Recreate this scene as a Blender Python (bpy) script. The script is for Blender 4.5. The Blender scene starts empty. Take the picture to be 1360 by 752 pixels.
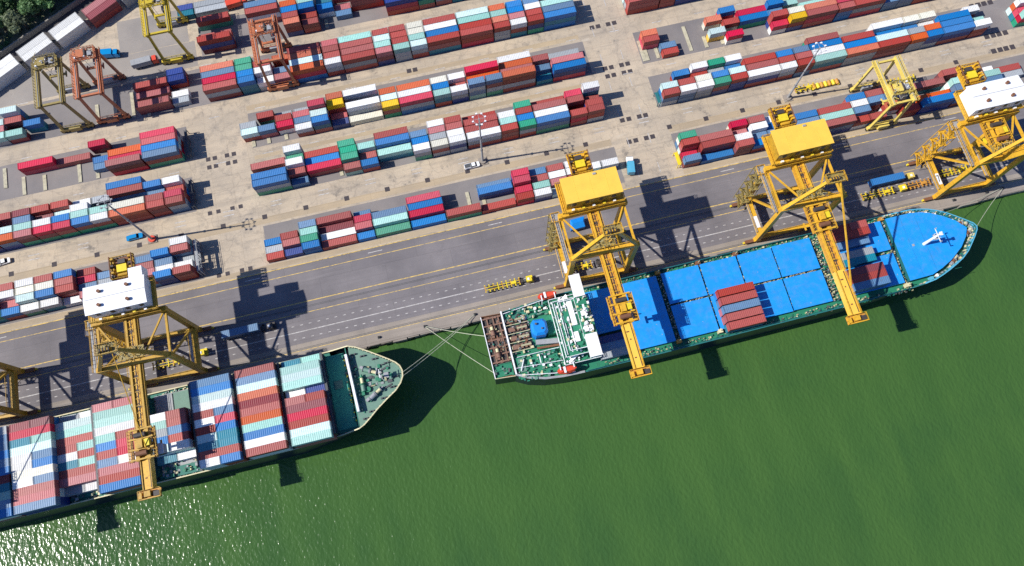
import bpy, math, random
from mathutils import Vector
RNG = random.Random(11)
sc = bpy.context.scene
COL = sc.collection
R = math.radians
PSI = R(13.9); CAM_H = 258.0; FPX = 1040.0; TILT = math.atan(316.0 / FPX)
CXP, CYP = 683.0, 376.0

def project(X, Y, Z):
    e = X * math.cos(PSI) - Y * math.sin(PSI); n = X * math.sin(PSI) + Y * math.cos(PSI)
    dz = Z - CAM_H
    dep = n * math.sin(TILT) - dz * math.cos(TILT); up = n * math.cos(TILT) + dz * math.sin(TILT)
    return CXP + FPX * e / dep, CYP - FPX * up / dep, FPX / dep

# ---------------------------------------------------------------- materials
MATS = {}
def new_mat(name):
    m = bpy.data.materials.new(name); m.use_nodes = True
    nt = m.node_tree; b = nt.nodes['Principled BSDF']
    return m, nt, b
def N(nt, t, **kw):
    n = nt.nodes.new(t)
    for k, v in kw.items(): setattr(n, k, v)
    return n
def mixc(nt, fac, a, b, blend='MIX'):
    n = N(nt, 'ShaderNodeMix', data_type='RGBA', blend_type=blend)
    for s, v in ((0, fac), (6, a), (7, b)):
        if isinstance(v, bpy.types.NodeSocket): nt.links.new(v, n.inputs[s])
        else: n.inputs[s].default_value = (v if s == 0 else ((*v, 1) if len(v) == 3 else v))
    return n.outputs[2]
def noise(nt, vec, scale, detail=4, rough=.6):
    n = N(nt, 'ShaderNodeTexNoise'); n.inputs['Scale'].default_value = scale; n.inputs['Detail'].default_value = detail
    n.inputs['Roughness'].default_value = rough
    nt.links.new(vec, n.inputs['Vector']); return n.outputs['Fac']
def ramp(nt, fac, a, b):
    n = N(nt, 'ShaderNodeMapRange'); n.inputs[1].default_value = a; n.inputs[2].default_value = b
    nt.links.new(fac, n.inputs[0]); return n.outputs[0]
def coords(nt, scale=(1, 1, 1), world=False):
    tc = N(nt, 'ShaderNodeNewGeometry' if world else 'ShaderNodeTexCoord')
    mp = N(nt, 'ShaderNodeMapping'); mp.inputs['Scale'].default_value = scale
    nt.links.new(tc.outputs['Position' if world else 'Object'], mp.inputs['Vector']); return mp.outputs[0]

def paint(name, rgb, rough=.5, dirt=.35, dirt_rgb=(.06, .05, .04), scale=1.2, metal=0, thr=(.52, .75), vary=.0):
    if name in MATS: return MATS[name]
    m, nt, b = new_mat(name)
    v = coords(nt, world=True)
    f = ramp(nt, noise(nt, v, scale, 6, .65), *thr)
    mu = N(nt, 'ShaderNodeMath', operation='MULTIPLY'); mu.inputs[1].default_value = dirt; nt.links.new(f, mu.inputs[0])
    c = mixc(nt, mu.outputs[0], rgb, dirt_rgb)
    f2 = ramp(nt, noise(nt, v, .35, 3), .3, .7)
    c = mixc(nt, f2, c, tuple(min(1, x * 1.15 + .01) for x in rgb)) if False else mixc(nt, .22, c, mixc(nt, f2, (.45, .45, .45), (1.0, 1.0, 1.0)), 'MULTIPLY')
    nt.links.new(c, b.inputs['Base Color']); b.inputs['Roughness'].default_value = rough; b.inputs['Metallic'].default_value = metal
    MATS[name] = m; return m

def container_paint(name, rgb):
    m, nt, b = new_mat(name)
    oi = N(nt, 'ShaderNodeObjectInfo'); at = N(nt, 'ShaderNodeAttribute', attribute_name='shade')
    ad = N(nt, 'ShaderNodeMath', operation='ADD'); nt.links.new(oi.outputs['Random'], ad.inputs[0]); nt.links.new(at.outputs['Fac'], ad.inputs[1])
    fr = N(nt, 'ShaderNodeMath', operation='FRACT'); nt.links.new(ad.outputs[0], fr.inputs[0])
    hs = N(nt, 'ShaderNodeHueSaturation'); hs.inputs['Color'].default_value = (*rgb, 1)
    mr = N(nt, 'ShaderNodeMapRange'); mr.inputs[3].default_value = .80; mr.inputs[4].default_value = 1.16; nt.links.new(fr.outputs[0], mr.inputs[0]); nt.links.new(mr.outputs[0], hs.inputs['Value'])
    m2 = N(nt, 'ShaderNodeMath', operation='MULTIPLY'); m2.inputs[1].default_value = 7.3; nt.links.new(fr.outputs[0], m2.inputs[0])
    f3 = N(nt, 'ShaderNodeMath', operation='FRACT'); nt.links.new(m2.outputs[0], f3.inputs[0])
    mr2 = N(nt, 'ShaderNodeMapRange'); mr2.inputs[3].default_value = .92; mr2.inputs[4].default_value = 1.16; nt.links.new(f3.outputs[0], mr2.inputs[0]); nt.links.new(mr2.outputs[0], hs.inputs['Saturation'])
    m3 = N(nt, 'ShaderNodeMath', operation='MULTIPLY'); m3.inputs[1].default_value = 31.7; nt.links.new(fr.outputs[0], m3.inputs[0]); f4 = N(nt, 'ShaderNodeMath', operation='FRACT'); nt.links.new(m3.outputs[0], f4.inputs[0])
    m4 = N(nt, 'ShaderNodeMapRange'); m4.inputs[1].default_value = .55; m4.inputs[4].default_value = .14; nt.links.new(f4.outputs[0], m4.inputs[0])
    faded = mixc(nt, m4.outputs[0], hs.outputs[0], tuple(.35 * x + .3 for x in rgb))
    v = coords(nt, world=True); v2 = coords(nt, (.9, 3.2, 1.5), world=True)
    streak = ramp(nt, noise(nt, v2, .8, 6, .7), .46, .78)
    mu = N(nt, 'ShaderNodeMath', operation='MULTIPLY'); mu.inputs[1].default_value = .55; nt.links.new(streak, mu.inputs[0])
    c = mixc(nt, mu.outputs[0], faded, tuple(.52 * x + .018 for x in rgb))
    rust = ramp(nt, noise(nt, v, 1.5, 7, .72), .59, .68)
    mu2 = N(nt, 'ShaderNodeMath', operation='MULTIPLY'); mu2.inputs[1].default_value = .55; nt.links.new(rust, mu2.inputs[0])
    c = mixc(nt, mu2.outputs[0], c, (.14, .07, .045))
    nt.links.new(c, b.inputs['Base Color']); b.inputs['Roughness'].default_value = .55
    return m

CC = dict(r=(.37, .078, .066), R=(.54, .018, .06), o=(.55, .135, .065), m=(.21, .035, .045), p=(.46, .15, .155), b=(.006, .17, .47),  # m repeats brick r darkened, side-face shade put into the colour
          n=(.022, .05, .23), s=(.12, .225, .37), w=(.78, .78, .76), c=(.76, .74, .62), t=(.33, .585, .52), l=(.56, .72, .70),
          T=(.012, .19, .27), g=(.045, .31, .19), y=(.78, .47, .008), G=(.36, .39, .41))
CC['W'] = (.70, .70, .67)
CNAME = dict(W='greyish-white', r='brick', R='crimson', o='orange', m='shaded-brick', p='pinkish', b='blue', n='navy', s='slate', w='white', c='cream', t='aqua', l='icy',
             T='teal', g='green', y='yellow', G='grey')
CM = {k: container_paint('container_' + CNAME[k], v) for k, v in CC.items()}
CKEYS = list(CC)

Y1 = paint('crane_yellow', (.75, .42, .03), .45, .55, (.22, .09, .02), 1.4, thr=(.48, .7))
Y2 = paint('crane_gold', (.52, .30, .022), .45, .6, (.12, .06, .02), 1.1, thr=(.5, .72))
FRAME = paint('dusty_rust_frame', (.24, .13, .09), .75, .6, (.10, .07, .05), 1.2)
TEAL = paint('teal_deck', (.05, .33, .24), .6, .3, (.08, .22, .17), .5)
YL = paint('pale_yellow_roof', (.92, .565, .075), .5, .3, (.5, .3, .06), .7, thr=(.48, .75))
OB = paint('orange_brown_plate', (.56, .27, .045), .6, .6, (.2, .09, .03), 1.5)
RUST = paint('rust_brown', (.20, .085, .04), .7, .5, (.06, .03, .02), 1.5)
GRIME = paint('greasy_dark_steel', (.06, .05, .045), .6, .4)
WHT = paint('white_paint', (.86, .87, .88), .45, .12, (.5, .48, .44), .7)
BLK = paint('black_rubber', (.018, .018, .02), .8, .2)
DKST = paint('dark_steel', (.09, .095, .10), .5, .3)
GRST = paint('grey_steel', (.34, .35, .36), .45, .35)
SPECK = paint('faded_gear', (.40, .37, .22), .7, .5)
LIME = paint('lime_yellow', (.74, .57, .13), .45, .4, (.2, .15, .05), 1.3)
MUST = paint('mustard_yellow', (.58, .43, .03), .45, .4, (.15, .11, .03), 1.3)
OLIV = paint('olive_grime', (.31, .235, .07), .6, .6, (.07, .06, .03), 1.3)
ORNG = paint('rusty_orange', (.50, .165, .07), .5, .5, (.14, .05, .03), 1.3)
BRYEL = paint('bright_yellow', (.80, .62, .03), .4, .3, (.2, .14, .02), 1.5)
BLUE = paint('hatch_blue', (.012, .30, .80), .45, .6, (.10, .27, .47), .5, thr=(.47, .74))
RED = paint('lifeboat_red', (.70, .075, .035), .4, .25)
SGRN = paint('deck_green', (.02, .21, .115), .55, .5, (.03, .10, .07), .9)
DGRN = paint('dark_deck_green', (.018, .175, .13), .6, .35, (.03, .09, .07), .5)
GDK = paint('sage_deck', (.14, .26, .20), .6, .45, (.06, .14, .11), .8)
HULL = paint('hull_navy', (.012, .018, .035), .4, .3)
HULLB = paint('hull_blue', (.10, .42, .60), .4, .2)
HULLT = paint('hull_teal', (.02, .16, .17), .5, .3)
CREAM = paint('cream_cap', (.66, .60, .36), .55, .4)
CARB = paint('car_blue', (.0, .24, .55), .3, .1)
GLASS = paint('dark_glass', (.02, .03, .04), .1, .0)
ROPE = paint('pale_rope', (.55, .56, .42), .8, .1)
BARK = paint('bark', (.10, .075, .05), .9, .3)
TARP = paint('blue_cover', (.005, .24, .72), .5, .3, (.02, .1, .3))

# ---------------------------------------------------------------- mesh builder
class MB:
    def __init__(s, o=(0, 0, 0)): s.v = []; s.f = []; s.mi = []; s.mats = []; s.o = o
    def m(s, mat):
        if mat not in s.mats: s.mats.append(mat)
        return s.mats.index(mat)
    def add(s, vs, fs, mat):
        k = len(s.v); ox, oy, oz = s.o
        s.v += [(a - ox, b - oy, c - oz) for a, b, c in vs]
        s.f += [tuple(i + k for i in f) for f in fs]; s.mi += [s.m(mat)] * len(fs); return s
    def box(s, x0, x1, y0, y1, z0, z1, mat):
        vs = [(x, y, z) for z in (z0, z1) for y in (y0, y1) for x in (x0, x1)]
        return s.add(vs, [(0, 2, 3, 1), (4, 5, 7, 6), (0, 1, 5, 4), (2, 6, 7, 3), (0, 4, 6, 2), (1, 3, 7, 5)], mat)
    def beam(s, p, q, w, h, mat, w2=None, h2=None):
        p, q = Vector(p), Vector(q); d = (q - p).normalized()
        side = d.cross(Vector((0, 0, 1)))
        if side.length < .05: side = Vector((1, 0, 0))
        side.normalize(); up = side.cross(d)
        w2 = w2 or w; h2 = h2 or h; vs = []
        for c, a, b in ((p, w, h), (q, w2, h2)):
            for sx, sz in ((-1, -1), (1, -1), (1, 1), (-1, 1)): vs.append(tuple(c + side * (sx * a / 2) + up * (sz * b / 2)))
        return s.add(vs, [(3, 2, 1, 0), (4, 5, 6, 7), (0, 1, 5, 4), (1, 2, 6, 5), (2, 3, 7, 6), (3, 0, 4, 7)], mat)
    def tube(s, p, q, r, mat, n=8, r2=None):
        p, q = Vector(p), Vector(q); d = (q - p).normalized()
        a = d.cross(Vector((0, 0, 1)))
        if a.length < .05: a = Vector((1, 0, 0))
        a.normalize(); b = a.cross(d); r2 = r if r2 is None else r2; vs = []
        for c, rr in ((p, r), (q, r2)):
            for i in range(n):
                t = 2 * math.pi * i / n; vs.append(tuple(c + a * (rr * math.cos(t)) + b * (rr * math.sin(t))))
        fs = [(i, (i + 1) % n, n + (i + 1) % n, n + i) for i in range(n)] + [tuple(range(n - 1, -1, -1)), tuple(range(n, 2 * n))]
        return s.add(vs, fs, mat)
    def prism(s, pts, z0, z1, mat, top=None):
        n = len(pts); vs = [(x, y, z0) for x, y in pts] + [(x, y, z1) for x, y in pts]
        s.add(vs, [(i, (i + 1) % n, n + (i + 1) % n, n + i) for i in range(n)] + [tuple(range(n - 1, -1, -1))], mat)
        return s.add([(x, y, z1) for x, y in pts], [tuple(range(n))], top or mat)
    def rail(s, pts, h, mat, t=.1, step=2.2, closed=False):
        pts = [Vector(p) for p in pts]
        if closed: pts.append(pts[0])
        for a, b in zip(pts, pts[1:]):
            for k in (h, h * .5): s.beam(a + Vector((0, 0, k)), b + Vector((0, 0, k)), t, t, mat)
            n = max(1, int((b - a).length / step))
            for i in range(n + 1):
                c = a.lerp(b, i / n); s.box(c.x - t / 2, c.x + t / 2, c.y - t / 2, c.y + t / 2, c.z, c.z + h, mat)
        return s
    def mesh(s, name):
        me = bpy.data.meshes.new(name); me.from_pydata(s.v, [], s.f)
        for m_ in s.mats: me.materials.append(m_)
        me.polygons.foreach_set('material_index', s.mi); me.update(); return me
    def build(s, name, parent=None, loc=None, rz=0):
        o = bpy.data.objects.new(name, s.mesh(name)); COL.objects.link(o)
        if parent is not None: o.parent = parent
        else: o.location = loc if loc is not None else s.o
        if rz: o.rotation_euler.z = rz
        return o

def tag(o, label, cat, group=None, kind=None):
    o['label'] = label; o['category'] = cat
    if group: o['group'] = group
    if kind: o['kind'] = kind
    return o
def thing(name, loc, label, cat, group=None, rz=0):
    o = bpy.data.objects.new(name, None); COL.objects.link(o); o.location = loc; o.rotation_euler.z = rz
    o.empty_display_size = .5
    return tag(o, label, cat, group)
def structure(o):
    o['kind'] = 'structure'; return o
def copy_tree(o, loc, label, rz=None):
    c = o.copy(); COL.objects.link(c); c.location = loc; c['label'] = label
    if rz is not None: c.rotation_euler.z = rz
    for ch in list(o.children):
        d = ch.copy(); COL.objects.link(d); d.parent = c
        for g in list(ch.children):
            e = g.copy(); COL.objects.link(e); e.parent = d
    return c
ORD = ['first', 'second', 'third', 'fourth', 'fifth', 'sixth', 'seventh', 'eighth', 'ninth', 'tenth', 'eleventh', 'twelfth', 'thirteenth',
       'fourteenth', 'fifteenth', 'sixteenth', 'seventeenth', 'eighteenth', 'nineteenth', 'twentieth']

# ---------------------------------------------------------------- ground, road, quay, water
def concrete():
    m, nt, b = new_mat('yard_concrete'); v = coords(nt, world=True)
    big = ramp(nt, noise(nt, v, .045, 6, .62), .35, .68)
    c = mixc(nt, big, (.56, .46, .335), (.42, .355, .275))
    mid = ramp(nt, noise(nt, v, .22, 7, .7), .5, .72)
    mu = N(nt, 'ShaderNodeMath', operation='MULTIPLY'); mu.inputs[1].default_value = .6; nt.links.new(mid, mu.inputs[0])
    c = mixc(nt, mu.outputs[0], c, (.19, .175, .16))
    lv = coords(nt, (.05, .6, 1), world=True)                       # tyre wear along the lanes
    st = ramp(nt, noise(nt, lv, .7, 6, .65), .5, .74)
    mu3 = N(nt, 'ShaderNodeMath', operation='MULTIPLY'); mu3.inputs[1].default_value = .5; nt.links.new(st, mu3.inputs[0])
    c = mixc(nt, mu3.outputs[0], c, (.205, .185, .165))
    pale = ramp(nt, noise(nt, coords(nt, (.12, .5, 1), world=True), .8, 5, .6), .63, .72)
    mu4 = N(nt, 'ShaderNodeMath', operation='MULTIPLY'); mu4.inputs[1].default_value = .6; nt.links.new(pale, mu4.inputs[0])
    c = mixc(nt, mu4.outputs[0], c, (.56, .49, .39))
    stn = ramp(nt, noise(nt, v, .11, 8, .75), .60, .66); mu5 = N(nt, 'ShaderNodeMath', operation='MULTIPLY'); mu5.inputs[1].default_value = .55; nt.links.new(stn, mu5.inputs[0])
    c = mixc(nt, mu5.outputs[0], c, (.15, .135, .12))
    vo = N(nt, 'ShaderNodeTexVoronoi', feature='DISTANCE_TO_EDGE'); vo.inputs['Scale'].default_value = .085
    wv = N(nt, 'ShaderNodeVectorMath', operation='ADD'); ns = N(nt, 'ShaderNodeTexNoise'); ns.inputs['Scale'].default_value = .35; nt.links.new(v, ns.inputs['Vector']); nt.links.new(ns.outputs['Color'], wv.inputs[1])
    sc2 = N(nt, 'ShaderNodeVectorMath', operation='SCALE'); sc2.inputs['Scale'].default_value = 4.0; nt.links.new(ns.outputs['Color'], sc2.inputs[0]); nt.links.new(v, wv.inputs[0]); nt.links.new(sc2.outputs[0], wv.inputs[1]); nt.links.new(wv.outputs[0], vo.inputs['Vector'])
    ck = N(nt, 'ShaderNodeMapRange'); ck.inputs[1].default_value = .0; ck.inputs[2].default_value = .022; ck.inputs[3].default_value = .3; ck.inputs[4].default_value = 0; nt.links.new(vo.outputs['Distance'], ck.inputs[0]); c = mixc(nt, ck.outputs[0], c, (.16, .14, .12))
    fine = noise(nt, v, 2.2, 4, .7); c = mixc(nt, .28, c, mixc(nt, ramp(nt, fine, .3, .7), (.55, .55, .55), (1.1, 1.1, 1.1)), 'MULTIPLY')
    br = N(nt, 'ShaderNodeTexBrick'); br.inputs['Scale'].default_value = 1.0; br.inputs['Brick Width'].default_value = 7.0; br.inputs['Row Height'].default_value = 5.0
    br.inputs['Mortar Size'].default_value = .05; br.offset = 0; br.inputs['Color1'].default_value = (1, 1, 1, 1); br.inputs['Color2'].default_value = (.93, .93, .93, 1); br.inputs['Mortar'].default_value = (.72, .7, .68, 1)
    nt.links.new(v, br.inputs['Vector']); c = mixc(nt, .8, c, br.outputs['Color'], 'MULTIPLY')
    nt.links.new(c, b.inputs['Base Color']); b.inputs['Roughness'].default_value = .9; return m
def asphalt(name, a, bcol, streak=True):
    m, nt, b = new_mat(name); v = coords(nt, world=True)
    c = mixc(nt, ramp(nt, noise(nt, v, .06, 6, .6), .35, .68), a, bcol)
    if streak:
        st = ramp(nt, noise(nt, coords(nt, (.02, .8, 1), world=True), .9, 6, .65), .48, .75)
        mu = N(nt, 'ShaderNodeMath', operation='MULTIPLY'); mu.inputs[1].default_value = .55; nt.links.new(st, mu.inputs[0]); c = mixc(nt, mu.outputs[0], c, tuple(x * .68 for x in a))
        st2 = ramp(nt, noise(nt, coords(nt, (.03, .5, 1), world=True), 1.3, 5, .6), .60, .75)
        mu2 = N(nt, 'ShaderNodeMath', operation='MULTIPLY'); mu2.inputs[1].default_value = .4; nt.links.new(st2, mu2.inputs[0]); c = mixc(nt, mu2.outputs[0], c, tuple(x * 1.3 for x in a))
    if streak:
        br = N(nt, 'ShaderNodeTexBrick'); br.inputs['Scale'].default_value = 1.0; br.inputs['Brick Width'].default_value = 23.0; br.inputs['Row Height'].default_value = 6.7; br.inputs['Mortar Size'].default_value = .07
        br.inputs['Color1'].default_value = (1, 1, 1, 1); br.inputs['Color2'].default_value = (.88, .88, .9, 1); br.inputs['Mortar'].default_value = (.7, .7, .7, 1); nt.links.new(v, br.inputs['Vector']); c = mixc(nt, .75, c, br.outputs['Color'], 'MULTIPLY')
        oil = ramp(nt, noise(nt, coords(nt, (.35, 1, 1), world=True), .5, 6, .7), .63, .70); mo = N(nt, 'ShaderNodeMath', operation='MULTIPLY'); mo.inputs[1].default_value = .5; nt.links.new(oil, mo.inputs[0]); c = mixc(nt, mo.outputs[0], c, tuple(x * .45 for x in a))
    pt = ramp(nt, noise(nt, v, .33, 5, .7), .62, .70); mu = N(nt, 'ShaderNodeMath', operation='MULTIPLY'); mu.inputs[1].default_value = .35; nt.links.new(pt, mu.inputs[0])
    c = mixc(nt, mu.outputs[0], c, tuple(x * .6 for x in a))
    c = mixc(nt, .25, c, mixc(nt, ramp(nt, noise(nt, v, 2.5, 4, .7), .3, .7), (.5, .5, .5), (1.1, 1.1, 1.1)), 'MULTIPLY')
    nt.links.new(c, b.inputs['Base Color']); b.inputs['Roughness'].default_value = .85; return m
CONC = concrete()
ROAD = asphalt('road_asphalt', (.225, .205, .208), (.150, .138, .144))
PADM = asphalt('pad_asphalt', (.25, .225, .212), (.18, .166, .165), False)
PADL = asphalt('worn_pad', (.34, .305, .27), (.25, .228, .21), False)
STRIP = asphalt('runway_strip', (.50, .39, .25), (.38, .31, .22))
QCON = asphalt('quay_concrete', (.36, .31, .26), (.24, .21, .18))
LINEY = paint('yellow_line', (.72, .50, .14), .8, .95, (.22, .19, .15), .9, thr=(.42, .66))
LINEW = paint('white_line', (.52, .50, .48), .8, .85, (.22, .2, .18), 1.0, thr=(.45, .66))
PLATE = paint('dark_plate', (.055, .045, .05), .8, .4, (.10, .09, .08))
PLNTH = paint('plinth_concrete', (.52, .48, .34), .85, .7, (.22, .2, .15), .8, thr=(.45, .7))

def sheet(name, x0, x1, y0, y1, z, mat):
    b = MB(); b.add([(x0, y0, z), (x1, y0, z), (x1, y1, z), (x0, y1, z)], [(0, 1, 2, 3)], mat); return structure(b.build(name))
QY = 67.2
sheet('yard_ground', -900, 900, QY, 1600, 0, CONC)
sheet('quay_road', -900, 900, 72.6, 100.3, .004, ROAD)
sheet('quay_apron', -900, 900, QY, 72.6, .006, QCON)
b = MB()
for x in range(-300, 420, 30): b.box(x, x + 29.9, 100.3, 100.62, .0, .13, LINEY)
structure(b.build('road_kerb'))
b = MB()
def rect(b, x0, x1, y0, y1, z, m): b.add([(x0, y0, z), (x1, y0, z), (x1, y1, z), (x0, y1, z)], [(0, 1, 2, 3)], m)
for y, w, m_ in ((97.45, .24, LINEY), (86.8, .36, LINEY), (83.0, .24, LINEY), (76.75, .32, LINEW), (70.15, .22, LINEY)):
    for x in range(-300, 420, 20): rect(b, x, x + 20, y - w / 2, y + w / 2, .0105, m_)
for y in (79.0, 74.4):
    x = -300
    while x < 420: rect(b, x, x + .9, y - .13, y + .13, .0105, LINEW); x += 2.95
for x in range(-290, 400, 43): rect(b, x + 4, x + 9, 98.75, 99.05, .0105, LINEW)
for yy in (124.6, 126.2, 164.5, 187.2, 145.6):
    for x in range(-160, 230, 17): rect(b, x, x + 3.8, yy - .16, yy + .16, .0105, LINEW)
for x in (72.0, 80.0):
    for y in range(104, 200, 12): rect(b, x - .13, x + .13, y, y + 4, .0105, LINEW)
structure(b.build('road_markings'))
b = MB()
for y in (70.55, 70.95, 84.8, 85.2): b.box(-300, 420, y - .06, y + .06, .0, .07, DKST)
structure(b.build('crane_rails'))
# pads under the rows and the pale wheel strips beside them
b = MB(); b2 = MB()
for x0, x1, y0, y1 in ((-62, 66.5, 103.2, 117.6), (-200, -84.5, 103.2, 117.6), (88, 420, 103.2, 117.6), (-60.5, 66, 128.9, 142.5), (-200, -84, 128.9, 142.5), (86.7, 420, 128.9, 142.3),
                       (-61, 67, 148.6, 163), (-200, -83.5, 149.6, 163.2), (86.5, 420, 148.0, 162), (-200, 66, 170.4, 186.2), (86.5, 420, 170, 186), (-74, 66, 191.3, 206)):
    rect(b, x0, x1, y0, y1, .005, PADM)
rect(b, -160, -76, 187.5, 198.7, .005, PADL)
rect(b, -104, -78, 198.9, 214, .0055, PADL)
for x0, x1, y0, y1 in ((-200, 66, 118.4, 120.9), (88, 420, 118.4, 120.9), (-200, 66, 101.1, 102.9), (88, 420, 101.1, 102.9), (-61, 66, 164.2, 166.2), (-61, 66, 143.8, 145.4)): rect(b2, x0, x1, y0, y1, .007, STRIP)
structure(b.build('row_pads')); structure(b2.build('wheel_strips'))
b = MB()
def sq(x, y, s=1.75): rect(b, x - s / 2, x + s / 2, y - s / 2, y + s / 2, .0085, PLATE)
for k in range(-8, 9): sq(-60.9 + 14.7 * k, 121.0) if not (66 < -60.9 + 14.7 * k < 86) else None
for k in range(0, 9): sq(88.4 + 14.1 * k, 120.5)
for y in (118.2, 127.2):
    for x in (72.4, 74.9, 78.9, 81.3): sq(x, y)
for y in (144.8, 148.0):
    for x in (-75, -70.6, -68.1, -77.4): sq(x, y, 1.6)
for y in (146.2, 149.6, 168.0):
    for x in (72.2, 74.6, 78.6, 81.0): sq(x, y)
for y in (103.2, 121, 127): 
    for x in (-79.5, -76.5, -71.5, -68.6): sq(x, y, 1.5) if y != 121 else None
for x, y in ((0.5, 166.3), (2.8, 166.3)): sq(x, y)
for y in (121.5, 128, 142, 147): 
    for x in (222, 224.6, 217, 219.6): sq(x, y, 2)
rect(b, 62, 66.5, 186, 200, .0087, PADM)
structure(b.build('ground_plates'))
for i, (x, y0, y1) in enumerate([(-149, 154, 162), (-142.6, 149.8, 157), (-135.3, 149.8, 156), (-122.9, 150, 158.2), (-116.6, 150, 154), (-54.9, 149, 153.4), (-60.4, 149, 156), (-48.5, 149, 152.6), (-42, 149, 151),
                                 (-96, 170.8, 172.5), (-108, 171.5, 180), (-114.5, 171.5, 180), (-101.5, 171.5, 182), (10.5, 106.8, 113), (15.7, 104, 114.5), (106, 149, 160), (93, 149, 156), (87.6, 149, 158), (88.9, 149, 156),
                                 (112.2, 149, 154), (118.6, 149, 153), (125.3, 149, 156), (-31, 192, 196), (-26, 192, 196), (-66, 186.8, 187.6), (-31.5, 130, 132), (-44.5, 129.5, 132)]):
    p = MB(); p.box(x - .62, x + .62, y0, y1, .0, .28, PLNTH); structure(p.build('row_plinth'))
# quay wall, water
b = MB(); b.box(-900, 900, QY - .9, QY - .004, -9, -.02, QCON)
x = -300.0
while x < 420:
    L = RNG.uniform(3, 7); b.box(x, x + L, QY - .9 - RNG.uniform(.1, .7), QY - .9, -2.4, -.15 - RNG.uniform(0, .3), QCON); x += L + RNG.uniform(.1, .5)
structure(b.build('quay_wall'))
def water():
    m, nt, bs = new_mat('green_water'); v = coords(nt, world=True)
    c = mixc(nt, ramp(nt, noise(nt, coords(nt, (.5, 1.6, 1), world=True), .011, 5, .6), .35, .65), (.049, .115, .026), (.038, .096, .026))
    c = mixc(nt, ramp(nt, noise(nt, coords(nt, (1, .25, 1), world=True), .09, 5, .6), .4, .7), c, (.055, .124, .029))
    nt.links.new(c, bs.inputs['Base Color']); bs.inputs['Roughness'].default_value = .20; bs.inputs['IOR'].default_value = 1.33
    n1 = noise(nt, coords(nt, (1, .6, 1), world=True), .95, 2.4, .5); n2 = noise(nt, v, .10, 2, .5)
    ad = N(nt, 'ShaderNodeMath', operation='MULTIPLY_ADD'); ad.inputs[1].default_value = .8; nt.links.new(n2, ad.inputs[0]); nt.links.new(n1, ad.inputs[2])
    bp = N(nt, 'ShaderNodeBump'); bp.inputs['Strength'].default_value = 1.0; bp.inputs['Distance'].default_value = .22
    nt.links.new(ad.outputs[0], bp.inputs['Height']); nt.links.new(bp.outputs[0], bs.inputs['Normal']); return m
b = MB(); b.add([(-1600, -1600, -3), (1600, -1600, -3), (1600, QY, -3), (-1600, QY, -3)], [(0, 1, 2, 3)], water()); structure(b.build('water'))

# ---------------------------------------------------------------- containers
def container_geo(L):
    W, H = 2.44, 2.59; vs = []; fs = []
    def quad(*p):
        k = len(vs); vs.extend(p); fs.append((k, k + 1, k + 2, k + 3))
    def bx(x0, x1, y0, y1, z0, z1):
        k = len(vs); vs.extend((x, y, z) for z in (z0, z1) for y in (y0, y1) for x in (x0, x1))
        fs.extend(tuple(i + k for i in f) for f in [(0, 2, 3, 1), (4, 5, 7, 6), (0, 1, 5, 4), (2, 6, 7, 3), (0, 4, 6, 2), (1, 3, 7, 5)])
    h, w = L / 2, W / 2
    for sx in (-1, 1):
        for sy in (-1, 1):
            bx(*sorted((sx * h, sx * (h - .17))), *sorted((sy * w, sy * (w - .17))), .0, H)
    for sy in (-1, 1):
        for z in (0, H - .12): bx(-h + .18, h - .18, *sorted((sy * w, sy * (w - .1))), z, z + .12)
    for sx in (-1, 1):
        for z in (0, H - .12): bx(*sorted((sx * h, sx * (h - .1))), -w + .18, w - .18, z, z + .12)
    n = round((L - .4) / .62); st = (L - .4) / n
    for i in range(n):
        x0 = -h + .2 + i * st; x1 = x0 + st * .5; x2 = x0 + st
        for sy in (-1, 1):
            a, c = sy * (w - .02), sy * (w - .11)
            for xa, xb, ya, yb in ((x0, x1 - .1, a, a), (x1 - .1, x1, a, c), (x1, x2 - .1, c, c), (x2 - .1, x2, c, a)):
                q = [(xa, ya, .12), (xb, yb, .12), (xb, yb, H - .12), (xa, ya, H - .12)]
                quad(*(q if sy < 0 else q[::-1]))
        za, zc = H - .03, H - .065
        for xa, xb, z1, z2 in ((x0, x1 - .22, za, za), (x1 - .22, x1, za, zc), (x1, x2 - .22, zc, zc), (x2 - .22, x2, zc, za)):
            quad((xa, -w + .1, z1), (xb, -w + .1, z2), (xb, w - .1, z2), (xa, w - .1, z1))
    quad((-h + .1, w - .1, .1), (-h + .1, -w + .1, .1), (-h + .1, -w + .1, H - .1), (-h + .1, w - .1, H - .1))
    quad((h - .06, -w + .1, .1), (h - .06, w - .1, .1), (h - .06, w - .1, H - .1), (h - .06, -w + .1, H - .1))
    for y in (-.75, -.3, .3, .75): bx(h - .06, h - .01, y - .03, y + .03, .12, H - .12)
    bx(h - .06, h - .03, -.02, .02, .12, H - .12)
    return vs, fs
GEO = {L: container_geo(L) for L in (12.19, 6.06)}
CMESH = {}
def cmesh(L):
    if L not in CMESH:
        me = bpy.data.meshes.new('container'); me.from_pydata(GEO[L][0], [], GEO[L][1]); me.materials.append(CM['r']); me.update(); CMESH[L] = me
    return CMESH[L]
BOXES = []   # dict(L,col,x,y,z,rz,label,group,score)
def visible(x, y, z):
    u, v, k = project(x, y, z); return -25 < u < 1385 and -25 < v < 777
def add_box(L, col, x, y, z, rz, label, group, top, south, sy=1.0):
    u, v, k = project(x, y, z + 2.6); s = 0
    if visible(x, y, z + 2.6) or visible(x - L / 2, y, z + 2.6) or visible(x + L / 2, y, z + 2.6):
        tilt = max(.05, y / (CAM_H - z))
        s = k * k * L * (2.44 * top + 2.59 * tilt * south)
    BOXES.append(dict(L=L, col=col, x=x, y=y, z=z, rz=rz, label=label, group=group, s=s, sy=sy))
FILL = 'rrrmopbnswctlTgGRr'
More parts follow.
